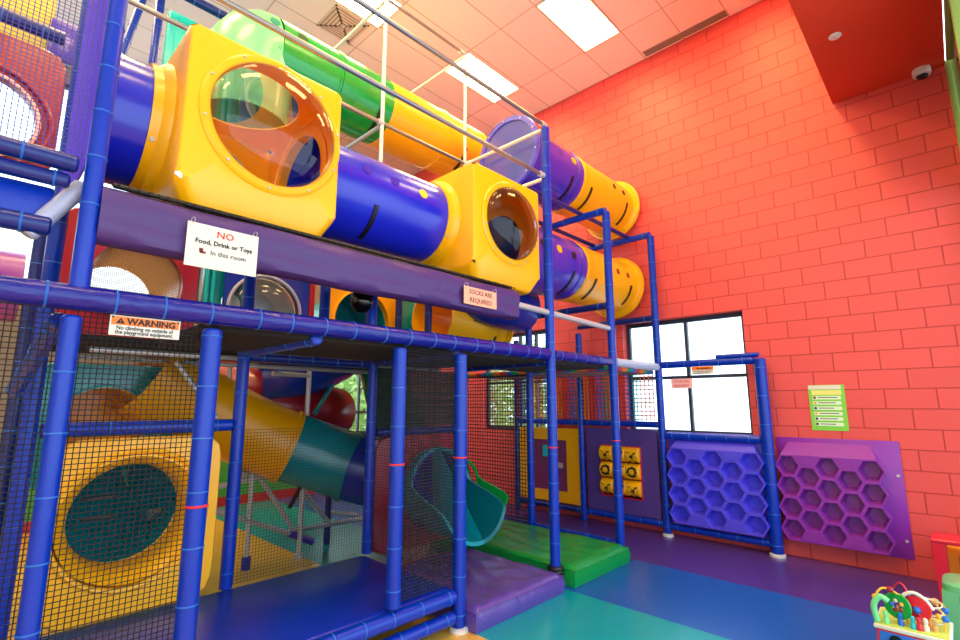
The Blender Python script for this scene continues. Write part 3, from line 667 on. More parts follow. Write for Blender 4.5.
# ------------------------------------------------------------------ yellow junction boxes
def jbox(label, x0, x1, y0, y1, z0, z1, fc, fR, backR, topR, domec=0.16):
    t = thing('junction_box', label, 'box', ((x0 + x1) / 2, (y0 + y1) / 2, z0), 'yellow junction boxes on the tubes')
    zb = z0 + 0.13; n = 64; g = G()
    def sq(i):
        a = 2 * pi * (i + .5) / n; ca, sa = cos(a), sin(a); k = 1 / max(abs(ca), abs(sa)); return ca * k, sa * k
    def face(fn, c, R, hx, hz, ch, cv):
        o = []; inn = []
        for i in range(n):
            a, b = sq(i); o.append(fn(ch + a * hx, cv + b * hz)); an = 2 * pi * (i + .5) / n; inn.append(fn(c[0] + cos(an) * R, c[1] + sin(an) * R))
        mid = [p * .25 + q * .75 for p, q in zip(o, inn)]
        g.loft([o, mid, inn])
    cx, cy, cz = (x0 + x1) / 2, (y0 + y1) / 2, (zb + z1) / 2; hx, hy, hz = (x1 - x0) / 2, (y1 - y0) / 2, (z1 - zb) / 2
    face(lambda u, v: Vector((u, y0, v)), fc, fR, hx, hz, cx, cz)
    face(lambda u, v: Vector((u, y1, v)), (cx, cz), backR, hx, hz, cx, cz)
    face(lambda u, v: Vector((x0, u, v)), (TY, TZ), TR - .02, hy, hz, cy, cz)
    face(lambda u, v: Vector((x1, u, v)), (TY, TZ), TR - .02, hy, hz, cy, cz)
    if topR: face(lambda u, v: Vector((u, v, z1)), (cx, cy), topR, hx, hy, cx, cy)
    else: face(lambda u, v: Vector((u, v, z1)), (cx, cy), .02, hx, hy, cx, cy)
    o = []
    for i in range(n):
        a, b = sq(i); o.append((cx + a * hx, cy + b * hy, a, b))
    g.loft([[Vector((x, y, zb)) for x, y, a, b in o], [Vector((cx + a * (hx - .06), cy + b * (hy - .05), z0 + .02)) for x, y, a, b in o], [Vector((cx + a * (hx - .07), cy + b * (hy - .06), z0)) for x, y, a, b in o]], True, False, True)
    bm = bmesh.new(); vs = [bm.verts.new(v) for v in g.v]
    for f in g.f: bm.faces.new([vs[i] for i in f])
    bmesh.ops.remove_doubles(bm, verts=bm.verts, dist=0.0005); bmesh.ops.recalc_face_normals(bm, faces=bm.faces)
    ed = [e for e in bm.edges if len(e.link_faces) == 2 and e.calc_face_angle(0) > radians(25)]
    bmesh.ops.bevel(bm, geom=ed, offset=0.035, segments=3, profile=0.5, affect='EDGES', clamp_overlap=True)
    bm.verts.index_update(); g2 = G(); g2.add([v.co for v in bm.verts], [[v.index for v in f.verts] for f in bm.faces]); bm.free()
    mesh('body', g2, M_yellow, t, ang=25)
    # dome
    mesh('dome_flange', G().lathe((fc[0], y0, fc[1]), (0, -1, 0), [(-.01, fR + .05), (.008, fR + .05), (.02, fR + .035), (.02, fR - .008), (-.03, fR - .012), (-.03, fR + .01), (-.01, fR + .05)], 56), M_yellow, t)
    mesh('dome', G().lathe((fc[0], y0 - .012, fc[1]), (0, -1, 0), [(0, fR + .012)] + [(domec * sin(q * pi / 20), max(.001, (fR - .002) * cos(q * pi / 20))) for q in range(11)], 56), M_clear, t)
    for k in range(10):
        a = k * pi / 5 + .25; p = Vector((fc[0] + cos(a) * (fR + .03), y0 - .018, fc[1] + sin(a) * (fR + .03))); mesh('bolt', G().rod(p, p + Vector((0, -.012, 0)), .008, 8), M_steel, t)
    for xx, d in ((x0, -1), (x1, 1)):
        mesh('collar', G().lathe((xx, TY, TZ), (d, 0, 0), [(-.01, TR + .06), (.02, TR + .05), (.05, TR + .02), (.10 if d < 0 else .07, TR + .016), (.10 if d < 0 else .07, TR), (-.01, TR - .02)], 48), M_yellow, t)
        for k in range(4):
            a = radians(20 + 95 * k); p = Vector((xx + d * .075, TY + cos(a) * (TR + .012), TZ + sin(a) * (TR + .012))); q = Vector((0, cos(a), sin(a)))
            if d < 0: mesh('bolt', G().rod(p, p + q * .014, .014, 8), M_steel, t)
    if backR:
        mesh('back_window', G().lathe((cx, y1, cz), (0, 1, 0), [(.004, backR + .01), (.004, .001)] if topR else [(0, backR)] + [(.14 * sin(q * pi / 20), max(.001, backR * cos(q * pi / 20))) for q in range(11)], 40), M_glass if topR else M_smoke, t)
    if topR: mesh('roof_pane', G().lathe((cx, cy, z1), (0, 0, 1), [(.004, topR + .015), (.004, topR * .5), (.004, .001)], 40), M_glass, t)
    return t
jbox('left yellow box with a round clear dome, above the paper sign', 0.665, 1.63, 2.915, 4.10, 2.765, 3.85, (1.18, 3.40), 0.395, 0.38, 0.40)
jbox('right yellow box with a round clear dome, beside the tall middle post', 2.965, 3.93, 2.92, 4.10, 2.765, 3.85, (3.47, 3.38), 0.36, 0.36, 0)

# ------------------------------------------------------------------ slides
SP = smoothpts([(1.15, 5.45, 1.95), (1.6, 5.5, 1.70), (2.3, 5.42, 1.33), (2.86, 5.2, 1.10), (3.22, 4.92, 0.95), (3.5, 4.6, .85), (3.62, 4.2, .80)], 10)
t = thing('tube_slide', 'tube slide of yellow, teal and blue sections behind the low deck', 'slide', (2.3, 5.4, 0))
def sec(a, b, m, nm, R=.37):
    mesh(nm, G().sweep(SP[a:b + 1], R, 36), m, t)
    d = (SP[b] - SP[b - 1]).normalized(); mesh('joint_ring', G().lathe(SP[b], d, [(-.03, R), (-.025, R + .022), (.025, R + .022), (.03, R)], 40), m, t)
sec(0, 24, M_yellowd, 'yellow_section'); sec(24, 37, M_teal, 'teal_section'); sec(37, 60, M_bluep, 'blue_section')
# mouth with cut lip
c = Vector((3.62, 4.2, .80)); R = .385; rings = [[], [], [], []]
for i in range(72):
    a = 2 * pi * i / 48; low = (1 - cos(a)) / 2   # a=0 up
    s = min(1, max(0, (low - .40) / .30)); s = s * s * (3 - 2 * s); L = 0.12 + 0.50 * s + .1 * low
    dx, dz = sin(a), cos(a)
    fl = 1 + .10 * s
    rings[0].append(Vector((c.x + dx * R, c.y, c.z + dz * R))); rings[1].append(Vector((c.x + dx * R * fl, c.y - L, c.z + dz * R * fl)))
    rings[2].append(Vector((c.x + dx * (R * fl + .035), c.y - L - .01, c.z + dz * (R * fl + .035)))); rings[3].append(Vector((c.x + dx * (R + .03), c.y, c.z + dz * (R + .03))))
g = G(); g.loft(rings); mesh('slide_mouth', g, M_mouth, t)
mesh('mouth_panel', holeplate(PY(4.17), (3.62, .80), (.75, .40, .56, .56), .40, .07, lip=0), M_red, t)
lbl(t.children[-1], 'dark red panel')
# green slide
t = thing('tube_slide', 'green slide coming down behind the teal slide mouth', 'slide', (4.0, 5.2, 0))
GP = smoothpts([(4.25, 6.3, 2.5), (4.18, 5.95, 2.15), (4.1, 5.6, 1.7), (4.22, 5.3, 1.1), (4.42, 5.05, .72), (4.55, 4.75, .62)], 8)
mesh('green_section', G().sweep(GP, .33, 32), M_green, t)
c = Vector((4.55, 4.75, .62)); R = .34; rings = [[], [], [], []]
for i in range(40):
    a = 2 * pi * i / 40; low = (1 - cos(a)) / 2; s = min(1, max(0, (low - .35) / .3)); s = s * s * (3 - 2 * s); L = .02 + .42 * s; dx, dz = sin(a), cos(a)
    d = Vector((0.25, -1, 0)).normalized()
    for k, (rr, ll) in enumerate(((R, 0), (R * (1 + .1 * s), L), (R * (1 + .1 * s) + .03, L), (R + .03, 0))):
        rings[k].append(Vector((c.x + dx * rr, c.y, c.z + dz * rr)) + d * ll)
g = G(); g.loft(rings); mesh('slide_mouth', g, M_green, t)
# red/blue spiral piece behind
t = thing('spiral_slide', 'red and blue spiral tube slide in the dark behind the frame', 'slide', (3.0, 6.2, 1.2))
mesh('red_section', G().sweep(smoothpts([(2.2, 6.9, 2.0), (2.6, 6.4, 1.72), (3.2, 6.2, 1.6), (3.7, 6.45, 1.55)], 8), .36, 32), M_red, t)
mesh('blue_section', G().sweep(smoothpts([(2.5, 6.1, 2.05), (3.0, 5.95, 2.12), (3.5, 6.1, 2.3)], 8), .34, 32), M_bluep, t)
mesh('teal_section', G().sweep(smoothpts([(3.5, 6.1, 2.3), (3.8, 6.3, 2.45), (3.95, 6.7, 2.6)], 8), .34, 32), M_teal, t)
# yellow and blue tubes at mid level right
tube_x('crawl_tube', 'yellow tube with a flange on the middle level, right of the peach sign', 4.10, 5.24, 4.80, 2.78, .40, M_yellow, seams=(5.0,), flange=(5.22, .45, M_yellow), bands=((4.95, 120, 160),), dots=((4.5, 95, .02, M_black),))
t = thing('tube_elbow', 'dark blue elbow tube crossing over the yellow middle level tube', 'tube', (4.8, 4.2, 2.8))
mesh('shell', G().sweep(smoothpts([(4.30, 4.55, 3.25), (4.6, 4.35, 3.05), (4.95, 4.25, 2.98), (5.25, 4.24, 2.97)], 8), .33, 32), M_bluep, t)
# slide support frame
t = thing('slide_support', 'grey steel pipe frame standing under the tube slide', 'frame', (2.6, 5.5, 0))
Y5 = 5.5
S = dict(a=(1.7, Y5, .80), b=(2.88, Y5, .18), e=(2.33, Y5 - .02, .89), f=(2.74, Y5 - .02, .30), g=(2.76, 5.6, .82), h=(3.25, 5.6, .26), i=(3.7, 5.6, .25), k=(2.70, 5.62, .26))
def sp(a, b, r=.026, nm='pipe', m=None): mesh(nm, G().rod(a, b, r, 10), m or M_steel, t)
sp((1.6, Y5, .76), (2.7, Y5, .27)); sp((2.7, Y5, .27), (2.98, Y5, .13), .04, 'padded_end', M_violet)
sp((2.25, Y5, .05), (2.25, Y5, .99)); mesh('foot', G().rod((2.25, Y5, .0), (2.25, Y5, .12), .045, 12), M_bluep, t)
sp(S['e'], S['f']); sp(S['g'], S['h']); sp(S['k'], S['i'])
sp((2.05, Y5, .97), (2.62, Y5, .93)); sp((1.95, Y5 + .2, .82), (2.6, Y5, .93)); sp((2.1, 5.35, .96), (2.3, 5.6, .98))
sp((3.30, 5.75, 0), (3.30, 5.75, .62), .04, 'padded_leg', M_blue_shaded); sp((3.3, 5.75, .36), (3.7, 5.7, .28))
sp((2.80, 5.45, 0), (2.80, 5.45, 2.08), .028, 'tall_leg'); mesh('foot', G().rod((2.8, 5.45, 0), (2.8, 5.45, .05), .05, 14), M_steel, t)
sp((2.3, 5.3, 2.0), (2.80, 5.45, 2.0)); sp((1.95, 5.55, 1.9), (1.95, 5.55, 2.07)); sp((1.30, 5.0, 2.05), (1.66, 4.95, 1.55), .026)
for a, b in (((2.1, 5.32, 1.16), (1.96, 5.3, .9)), ((2.76, 5.2, 1.0), (2.58, 5.3, .58))):
    g = G(); d = Vector(b) - Vector(a); g.prism(a, b, .03); mesh('strap', g, M_black, t)
sp((3.52, 5.88, 2.2), (3.06, 5.77, 1.55), .03, 'brace', M_teal)

# ------------------------------------------------------------------ left upper corner
t = panel('red panel with a round window behind the pale net at the upper left', -1.0, 0.32, 3.62, 4.72, 5.38, (-0.17, 3.98), 0.34, M_red, .06, .03)
mesh('bubble', G().lathe((-.17, 5.38, 3.98), (0, -1, 0), [(0.01, .34), (.06, .31), (.1, .22), (.13, .1), (.135, .001)], 40), M_clear, t)
mesh('ring', G().torus((-.17, 5.36, 3.98), (0, 1, 0), .44, .02, 44, 8), M_red, t)
mesh('trim_ring', G().torus((-.17, 5.35, 3.98), (0, 1, 0), .36, .015, 44, 8), M_signpk, t)
g = G(); g.box((-.55, 6.0, 5.45), (1.5, .08, 1.0), .03); tag(mesh('wall_panel', g, mat('mustard_plastic', (200, 180, 60), .5)), 'yellow panel behind the pale net at the very top left', 'panel')
g = G(); g.box((0.3, 5.9, 5.15), (.24, .06, .42), .02); tag(mesh('small_panel', g, M_violet), 'small violet panel at the top of the pale net', 'panel')
t = thing('aqua_panel', 'aqua ribbed panel behind the left yellow box near the ceiling', 'panel', (1.4, 5.66, 4.9))
g = G(); g.box((1.40, 5.68, 5.36), (.68, .05, 1.05), .03, 3); mesh('plate', g, M_aqua, t)
g = G(); g.box((1.40, 5.645, 5.36), (.52, .03, .88), .012, 2); mesh('raised_field', g, M_aqua, t)
g = G(); g.lathe((0.3, 6.9, 2.86), (1, 0, 0), [(-2.5, .36), (.0, .36), (.0, .34), (-2.5, .34), (-2.5, .36)], 36); tag(mesh('crawl_tube', g, mat('lilac_plastic', (150, 70, 190), .3)), 'lilac tube far back at the left edge below the window', 'tube')

# ------------------------------------------------------------------ honeycomb panels
def hexpanel(label, ya, yb, z0, z1, xb, m, marg_r, marg_l, group):
    """ya = left (large Y), yb = right; faces -X."""
    t = thing('honeycomb_panel', label, 'panel', (xb, (ya + yb) / 2, z0), group)
    g = G(); g.box((xb - .012, (ya + yb) / 2, (z0 + z1) / 2), (.024, ya - yb, z1 - z0), .01, 2); mesh('back_plate', g, m, t)
    W = ya - yb - marg_l - marg_r; H = z1 - z0; dep = .15
    s = W / (4 * 1.5 + 2.0)        # hex radius (flat-top), 5 columns
    vh = (H * 0.80) / 4.0; xf = xb - .024 - dep
    P = lambda u, v, d: Vector((xf + d, ya - marg_l - u, z0 + v))
    cells = []
    for ccol in range(5):
        cu = s + ccol * 1.5 * s; nn = 4 if ccol % 2 == 0 else 3; o = 0.5 if ccol % 2 == 0 else 1.0
        for r in range(nn): cells.append((cu, 0.035 * H + vh * (r + o)))
    # half cells filling the top and bottom of the odd columns
    edges = {}; key = lambda p: (round(p[0], 3), round(p[1], 3)); hexes = []
    def hexv(cu, cv, k): return [(cu + s * k * a, cv + vh / 2 * k * b) for a, b in ((1, 0), (.5, 1), (-.5, 1), (-1, 0), (-.5, -1), (.5, -1))]
    g = G()
    def addedges(pl):
        for i in range(len(pl)):
            a, b = key(pl[i]), key(pl[(i + 1) % len(pl)])
            e = (min(a, b), max(a, b)); edges[e] = edges.get(e, 0) + 1
    for cu, cv in cells:
        o = hexv(cu, cv, 1.0); i1 = hexv(cu, cv, .87); i2 = hexv(cu, cv, .835); b1 = hexv(cu, cv, .62)
        g.loft([[P(u, v, 0) for u, v in o], [P(u, v, 0) for u, v in i1], [P(u, v, .008) for u, v in i2], [P(u, v, dep - .01) for u, v in b1]], True, False, True)
        addedges(o)
    for ccol in (1, 3):
        cu = s + ccol * 1.5 * s
        for cv, sg in ((0.035 * H, 1), (0.035 * H + 4 * vh, -1)):
            tr = [(cu - s, cv), (cu + s, cv), (cu + .5 * s, cv + sg * vh / 2), (cu - .5 * s, cv + sg * vh / 2)]
            g.add([P(u, v, 0) for u, v in tr], [[0, 1, 2, 3]]); addedges(tr)
            ins = [(cu + (u - cu) * .72, cv + sg * vh / 4 + (v - cv - sg * vh / 4) * .6) for u, v in tr]
            g.add([P(u, v, -.004) for u, v in ins], [[0, 1, 2, 3]])
    for (a, b), n in edges.items():
        if n == 1: g.quad(P(a[0], a[1], 0), P(b[0], b[1], 0), P(b[0], b[1], dep), P(a[0], a[1], dep))
    # sloped hood on top
    vt = 0.035 * H + 4 * vh; vb = H * 0.955; u0 = .5 * s; u1 = W - .5 * s
    hood = [P(u0, vt, 0), P(u1, vt, 0), P(u1 - .45 * s, vb, dep), P(u0 + .45 * s, vb, dep), P(u0, vt, dep), P(u1, vt, dep)]
    g.add(hood, [[0, 1, 2, 3], [0, 3, 4], [1, 5, 2]])
    mesh('honeycomb', g, m, t, smooth=False)
    for yy in (yb + .04,):
        for zz in (z0 + .17, z0 + H * .70): mesh('bolt', G().rod((xb - .024, yy, zz), (xb - .036, yy, zz), .014, 12), M_steel, t)
    return t
hexpanel('blue honeycomb climbing panel under the big window', 2.86, 1.665, 0.155, 1.31, 6.62, M_hexb, .03, .02, 'honeycomb climbing panels')
hexpanel('purple honeycomb climbing panel on the orange block wall', 1.60, 0.495, 0.165, 1.30, 6.688, M_hexp, .12, .0, 'honeycomb climbing panels')

# ------------------------------------------------------------------ text
def text(name, body, size, P, m, parent, align='CENTER', squeeze=1.0, bold=0.0):
    cu = bpy.data.curves.new(name, 'FONT'); cu.body = body; cu.size = size; cu.align_x = align; cu.extrude = 0.0008; cu.offset = bold; cu.resolution_u = 2
    o = bpy.data.objects.new(name, cu); COL.objects.link(o); bpy.context.view_layer.update()
    me = bpy.data.meshes.new_from_object(o.evaluated_get(bpy.context.evaluated_depsgraph_get()))
    off = origin(parent)
    for v in me.vertices: v.co = P(v.co.x * squeeze, v.co.y, -v.co.z) - off
    bpy.data.objects.remove(o); me.materials.clear(); me.materials.append(m)
    ob = bpy.data.objects.new(name, me); COL.objects.link(ob); ob.parent = parent; return ob
def board(t, x0, x1, z0, z1, y, m, nm='board', th=.004):
    g = G(); g.box(((x0 + x1) / 2, y, (z0 + z1) / 2), (x1 - x0, th, z1 - z0), .001, 1); return mesh(nm, g, m, t)
sy = 2.835
t = thing('paper_sign', 'white paper sign about food, drink and toys, hung under the left yellow box', 'sign', (0.91, sy, 2.395))
board(t, 0.725, 1.095, 2.395, 2.635, sy, M_sign)
fy = sy - .004
text('lettering_heading', 'NO', .052, lambda u, v, w: Vector((0.915 + u, fy + w, 2.575 + v)), M_tred, t, squeeze=1.1, bold=.0006)
text('lettering_line', 'Food, Drink or Toys', .036, lambda u, v, w: Vector((0.915 + u, fy + w, 2.527 + v)), M_tblk, t, squeeze=.98, bold=.0008)
text('lettering_line', 'In this room', .037, lambda u, v, w: Vector((0.94 + u, fy + w, 2.472 + v)), M_tblk, t, squeeze=1.02)
g = G(); g.box((0.80, fy, 2.49), (.02, .001, .02)); g.box((0.808, fy, 2.478), (.03, .001, .012)); mesh('printed_emblem', g, M_tbrn, t)
for x in (0.75, 1.075):
    mesh('wire_hook', G().torus((x, sy - .0, 2.645), (1, 0.3, 0), .016, .0018, 16, 5), M_steel, t)
t = thing('warning_sign', 'small white and orange warning sign on the left net under the long rail', 'sign', (0.6, 2.9, 2.0))
wy = 2.895
board(t, 0.455, 0.755, 2.005, 2.102, wy, M_sign)
board(t, 0.461, 0.749, 2.056, 2.097, wy - .002, M_org, 'orange_band')
text('lettering_heading', 'WARNING', .043, lambda u, v, w: Vector((0.628 + u, wy - .0055 + w, 2.061 + v)), M_tblk, t, squeeze=1.0, bold=.0016)
g = G(); g.add([(0.478, wy - .005, 2.062), (0.517, wy - .005, 2.062), (0.4975, wy - .005, 2.092)], [[0, 1, 2]]); mesh('warning_triangle', g, M_tblk, t, smooth=False)
text('lettering_mark', '!', .02, lambda u, v, w: Vector((0.4975 + u, wy - .0065 + w, 2.066 + v)), M_org, t)
text('lettering_line', 'No climbing on outside of', .0265, lambda u, v, w: Vector((0.603 + u, wy - .003 + w, 2.034 + v)), M_tblk, t, squeeze=.86, bold=.0005)
text('lettering_line', 'the playground equipment.', .0265, lambda u, v, w: Vector((0.603 + u, wy - .003 + w, 2.013 + v)), M_tblk, t, squeeze=.86, bold=.0005)
for x in (.466, .744): mesh('tie_hole', G().rod((x, wy - .003, 2.092), (x, wy - .006, 2.092), .005, 8), M_black, t)
t = thing('paper_sign', 'peach sign about socks, hung below the right yellow box', 'sign', (2.96, sy, 2.49))
board(t, 2.765, 3.165, 2.49, 2.64, sy, M_signp)
text('lettering_line', 'SOCKS ARE', .056, lambda u, v, w: Vector((2.965 + u, fy + w, 2.582 + v)), M_tbrn, t, squeeze=.98)
text('lettering_line', 'REQUIRED', .056, lambda u, v, w: Vector((2.965 + u, fy + w, 2.514 + v)), M_tbrn, t, squeeze=1.02)
for x in (2.79, 3.14): mesh('wire_hook', G().torus((x, sy, 2.65), (1, .3, 0), .018, .002, 16, 5), M_steel, t)
# signs on the right rail
def boardx(t, y0, y1, z0, z1, x, m, nm='board', th=.004):
    g = G(); g.box((x, (y0 + y1) / 2, (z0 + z1) / 2), (th, abs(y1 - y0), z1 - z0), .001, 1); return mesh(nm, g, m, t)
t = thing('paper_sign', 'pink sign with red lettering in front of the big window', 'sign', (6.50, 2.58, 1.88))
boardx(t, 2.73, 2.45, 1.875, 2.0, 6.50, M_signpk)
text('lettering_line', 'SOCKS ARE', .044, lambda u, v, w: Vector((6.496 + w, 2.59 - u, 1.952 + v)), M_tred, t, squeeze=.9)
text('lettering_line', 'REQUIRED', .044, lambda u, v, w: Vector((6.496 + w, 2.59 - u, 1.895 + v)), M_tred, t, squeeze=.95)
mesh('hanging_cord', G().rod((6.50, 2.7, 2.0), (6.52, 2.72, 2.15), .003, 6).rod((6.50, 2.48, 2.0), (6.52, 2.48, 2.15), .003, 6), M_lace, t)
t = thing('warning_sign', 'small orange topped warning sign hanging from the rail before the big window', 'sign', (6.48, 2.3, 2.05))
boardx(t, 2.44, 2.17, 2.045, 2.145, 6.475, M_sign); boardx(t, 2.435, 2.175, 2.10, 2.141, 6.473, M_org, 'orange_band')
text('lettering_heading', 'WARNING', .036, lambda u, v, w: Vector((6.469 + w, 2.292 - u, 2.107 + v)), M_tblk, t, squeeze=.95, bold=.001)
text('lettering_line', 'No climbing on outside of', .024, lambda u, v, w: Vector((6.472 + w, 2.305 - u, 2.075 + v)), M_tblk, t, squeeze=.82)
text('lettering_line', 'the playground equipment.', .024, lambda u, v, w: Vector((6.472 + w, 2.305 - u, 2.053 + v)), M_tblk, t, squeeze=.82)
# poster
t = thing('rules_poster', 'green rules poster on the block wall above the purple honeycomb panel', 'poster', (6.68, 1.03, 1.38))
px = WX - .004; py0, py1 = 1.232, 0.895
boardx(t, py0, py1, 1.385, 1.885, px, M_lime, 'sheet')
boardx(t, py0 - .005, py1 + .03, 1.835, 1.88, px - .002, M_sign, 'white_header')
boardx(t, py0 - .03, py1 + .03, 1.775, 1.825, px - .002, mat('poster_yellow', (240, 232, 130), .5), 'title_band')
dotc = [M_red, M_yellow, M_bluep, M_yellow, M_violet, M_dark]
for k in range(6):
    z = 1.745 - k * .058
    boardx(t, py0 - .035, py1 + .04, z - .02, z + .018, px - .002, mat('poster_row', (222, 244, 214), .5) if k == 0 else MATS['poster_row'], 'text_row')
    mesh('bullet', G().rod((px - .003, py0 - .055, z), (px - .006, py0 - .055, z), .014, 14), dotc[k], t)
    boardx(t, py0 - .085, py1 + .07 + .02 * (k % 3), z - .003, z + .005, px - .0045, M_tblk, 'printed_line', .001)

# ------------------------------------------------------------------ play panels on the right frame
def frame_panel(t, ya, yb, z0, z1, x, h, m, nm='plate', th=.05):
    a, b, c, d = h; g = G()
    for (y0, y1, q0, q1) in ((ya, a, z0, z1), (b, yb, z0, z1), (a, b, z0, c), (a, b, d, z1)):
        g.box((x, (y0 + y1) / 2, (q0 + q1) / 2), (th, abs(y0 - y1), q1 - q0))
    mesh(nm, g, m, t, smooth=False)
t = thing('tic_tac_toe_panel', 'violet tic tac toe panel with nine yellow turning barrels', 'panel', (6.54, 3.5, 0.2))
H = (3.82, 3.22, 0.40, 1.09)
frame_panel(t, 4.06, 2.98, 0.19, 1.33, 6.54, H, M_ttt)
g = G(); g.box((6.60, 3.52, .745), (.02, .6, .69)); mesh('backing', g, M_red, t)
g = G()
for y in (3.822, 3.218): g.box((6.53, y, .745), (.06, .012, .69))
for z in (.40, 1.09): g.box((6.53, 3.52, z), (.06, .6, .012))
mesh('opening_trim', g, M_stoolr, t)
for r in range(3):
    z = 0.985 - r * .225
    mesh('axle', G().rod((6.53, 3.82, z), (6.53, 3.22, z), .012, 8), M_steel, t)
    for cidx in range(3):
        yc = 3.72 - cidx * .2
        b = mesh('barrel', G().lathe((6.53, yc, z), (0, 1, 0), [(-.098, .06), (-.096, .095), (-.085, .105), (.085, .105), (.096, .095), (.098, .06)], 28, True, True), M_yellow, t)
        k = (r * 2 + cidx) % 3
        ch = ('X', 'O')[(r + cidx) % 2] if not (r == 1 and cidx == 1) else 'X'
        bow = lambda u, v, w, yc=yc, z=z: Vector((6.53 - sqrt(max(1e-6, (.1065 + .0) ** 2 - min(.1, abs(v)) ** 2)) + w * .5 - .001, yc - u, z + v))
        sh = 0.0 if r == 1 else (.035 if (r + cidx) % 2 else -.035)
        text('painted_mark', ch, .19, lambda u, v, w, sh=sh, bow=bow: bow(u, v - .066 + sh, w), M_tblk, b, bold=.007)
t = thing('play_panel', 'yellow framed play panel with a maroon board on the window wall', 'panel', (6.54, 4.77, .2))
frame_panel(t, 5.33, 4.19, 0.2, 1.30, 6.54, (5.05, 4.42, .36, 1.12), M_yellowd)
boardx(t, 5.05, 4.42, .36, 1.12, 6.545, mat('maroon_board', (120, 40, 90), .5), 'maroon_board', .03)
boardx(t, 4.87, 4.76, .86, 1.03, 6.525, M_aqua, 'teal_tile', .02); boardx(t, 4.62, 4.50, .70, .78, 6.525, mat('tan_label', (190, 160, 130), .6), 'tan_plate', .01)

# ------------------------------------------------------------------ ceiling fixtures
lights = [(5.305, 3.18), (5.305, 5.03), (2.865, 5.03), (2.865, 3.18), (5.305, 1.34), (2.865, 1.34), (2.865, 6.87), (5.305, 6.87), (0.42, 3.18), (0.42, 5.03), (0.42, 1.34), (.42, 6.87), (-2.02, 3.18), (-2.02, 5.03), (-2.02, 1.34)]
ll = ['big bright panel at the top right of the ceiling', 'bright panel above the yellow tube, second from the wall', 'bright panel over the pipes at the top of the photo']
for i, (x, y) in enumerate(lights):
    t = thing('ceiling_light', ('fluorescent ceiling light, ' + ll[i]) if i < 3 else 'fluorescent ceiling light out of the frame, %s row, %s column' % (['soffit', 'front', 'middle', 'back'][min(3, int(y / 1.9))], ['far left', 'left', 'centre', 'right'][int((x + 2.1) / 2.44 + .1)]), 'ceiling light', (x, y, CZ), 'fluorescent ceiling lights')
    g = G()
    for (cx, cy, dx, dy) in ((x, y - .285, 1.2, .015), (x, y + .285, 1.2, .015), (x - .595, y, .015, .56), (x + .595, y, .015, .56)): g.box((cx, cy, CZ - .008), (dx, dy, .016))
    mesh('frame', g, M_ventm, t, smooth=False)
    g = G(); g.box((x, y, CZ - .006), (1.17, .55, .006)); mesh('diffuser', g, M_warm, t, smooth=False)
t = thing('slot_diffuser', 'long slotted air vent in the ceiling along the orange wall', 'vent', (6.58, 2.25, CZ))
g = G(); g.box((6.58, 2.26, CZ - .004), (.15, 1.2, .008)); mesh('backing', g, M_ventm, t, smooth=False)
for k in range(4):
    g = G(); g.box((6.532 + k * .032, 2.26, CZ - .011), (.009, 1.17, .008)); mesh('slot', g, M_black, t, smooth=False)
t = thing('square_diffuser', 'square louvred air vent in the ceiling', 'vent', (3.1, 5.64, CZ))
for k in range(5):
    q = .25 - k * .046; zc = CZ - .006 - .002 * k
    for mm, w, nm in ((M_ventm, .03, 'louvre'), (M_tbrn if 0 else mat('vent_shadow', (150, 130, 104), .8) if k == 0 else MATS['vent_shadow'], .018, 'gap')):
        g = G(); qq = q if nm == 'louvre' else q - .024
        for (cx, cy, dx, dy) in ((0, -qq, 2 * qq, w), (0, qq, 2 * qq, w), (-qq, 0, w, 2 * qq), (qq, 0, w, 2 * qq)): g.box((3.1 + cx, 5.64 + cy, zc), (dx + w * (dx > dy), dy + w * (dy > dx), .008))
        mesh(nm, g, mm, t, smooth=False)
g = G(); g.box((3.1, 5.64, CZ - .012), (.08, .08, .012)); mesh('centre', g, M_ventm, t)
t = thing('sprinkler_cover', 'small white round cover under the red soffit', 'ceiling disc', (5.37, .456, 5.14))
mesh('disc', G().lathe((5.37, .456, 5.14), (0, 0, -1), [(0, .052), (.008, .052), (.014, .045), (.014, .001)], 28), M_white, t)
mesh('centre', G().lathe((5.37, .456, 5.126), (0, 0, -1), [(0, .02), (.006, .018), (.006, .001)], 16), M_ventm, t)
t = thing('dome_camera', 'white dome security camera under the red soffit', 'camera', (6.6, -.11, 5.14))
mesh('housing', G().lathe((6.58, -.11, 5.14), (0, 0, -1), [(0, .075), (.05, .078), (.07, .07), (.072, .05)], 32), M_white, t)
mesh('lens_dome', G().lathe((6.58, -.11, 5.075), (0, 0, -1), [(0, .052), (.02, .048), (.04, .03), (.046, .001)], 28), M_dark, t)

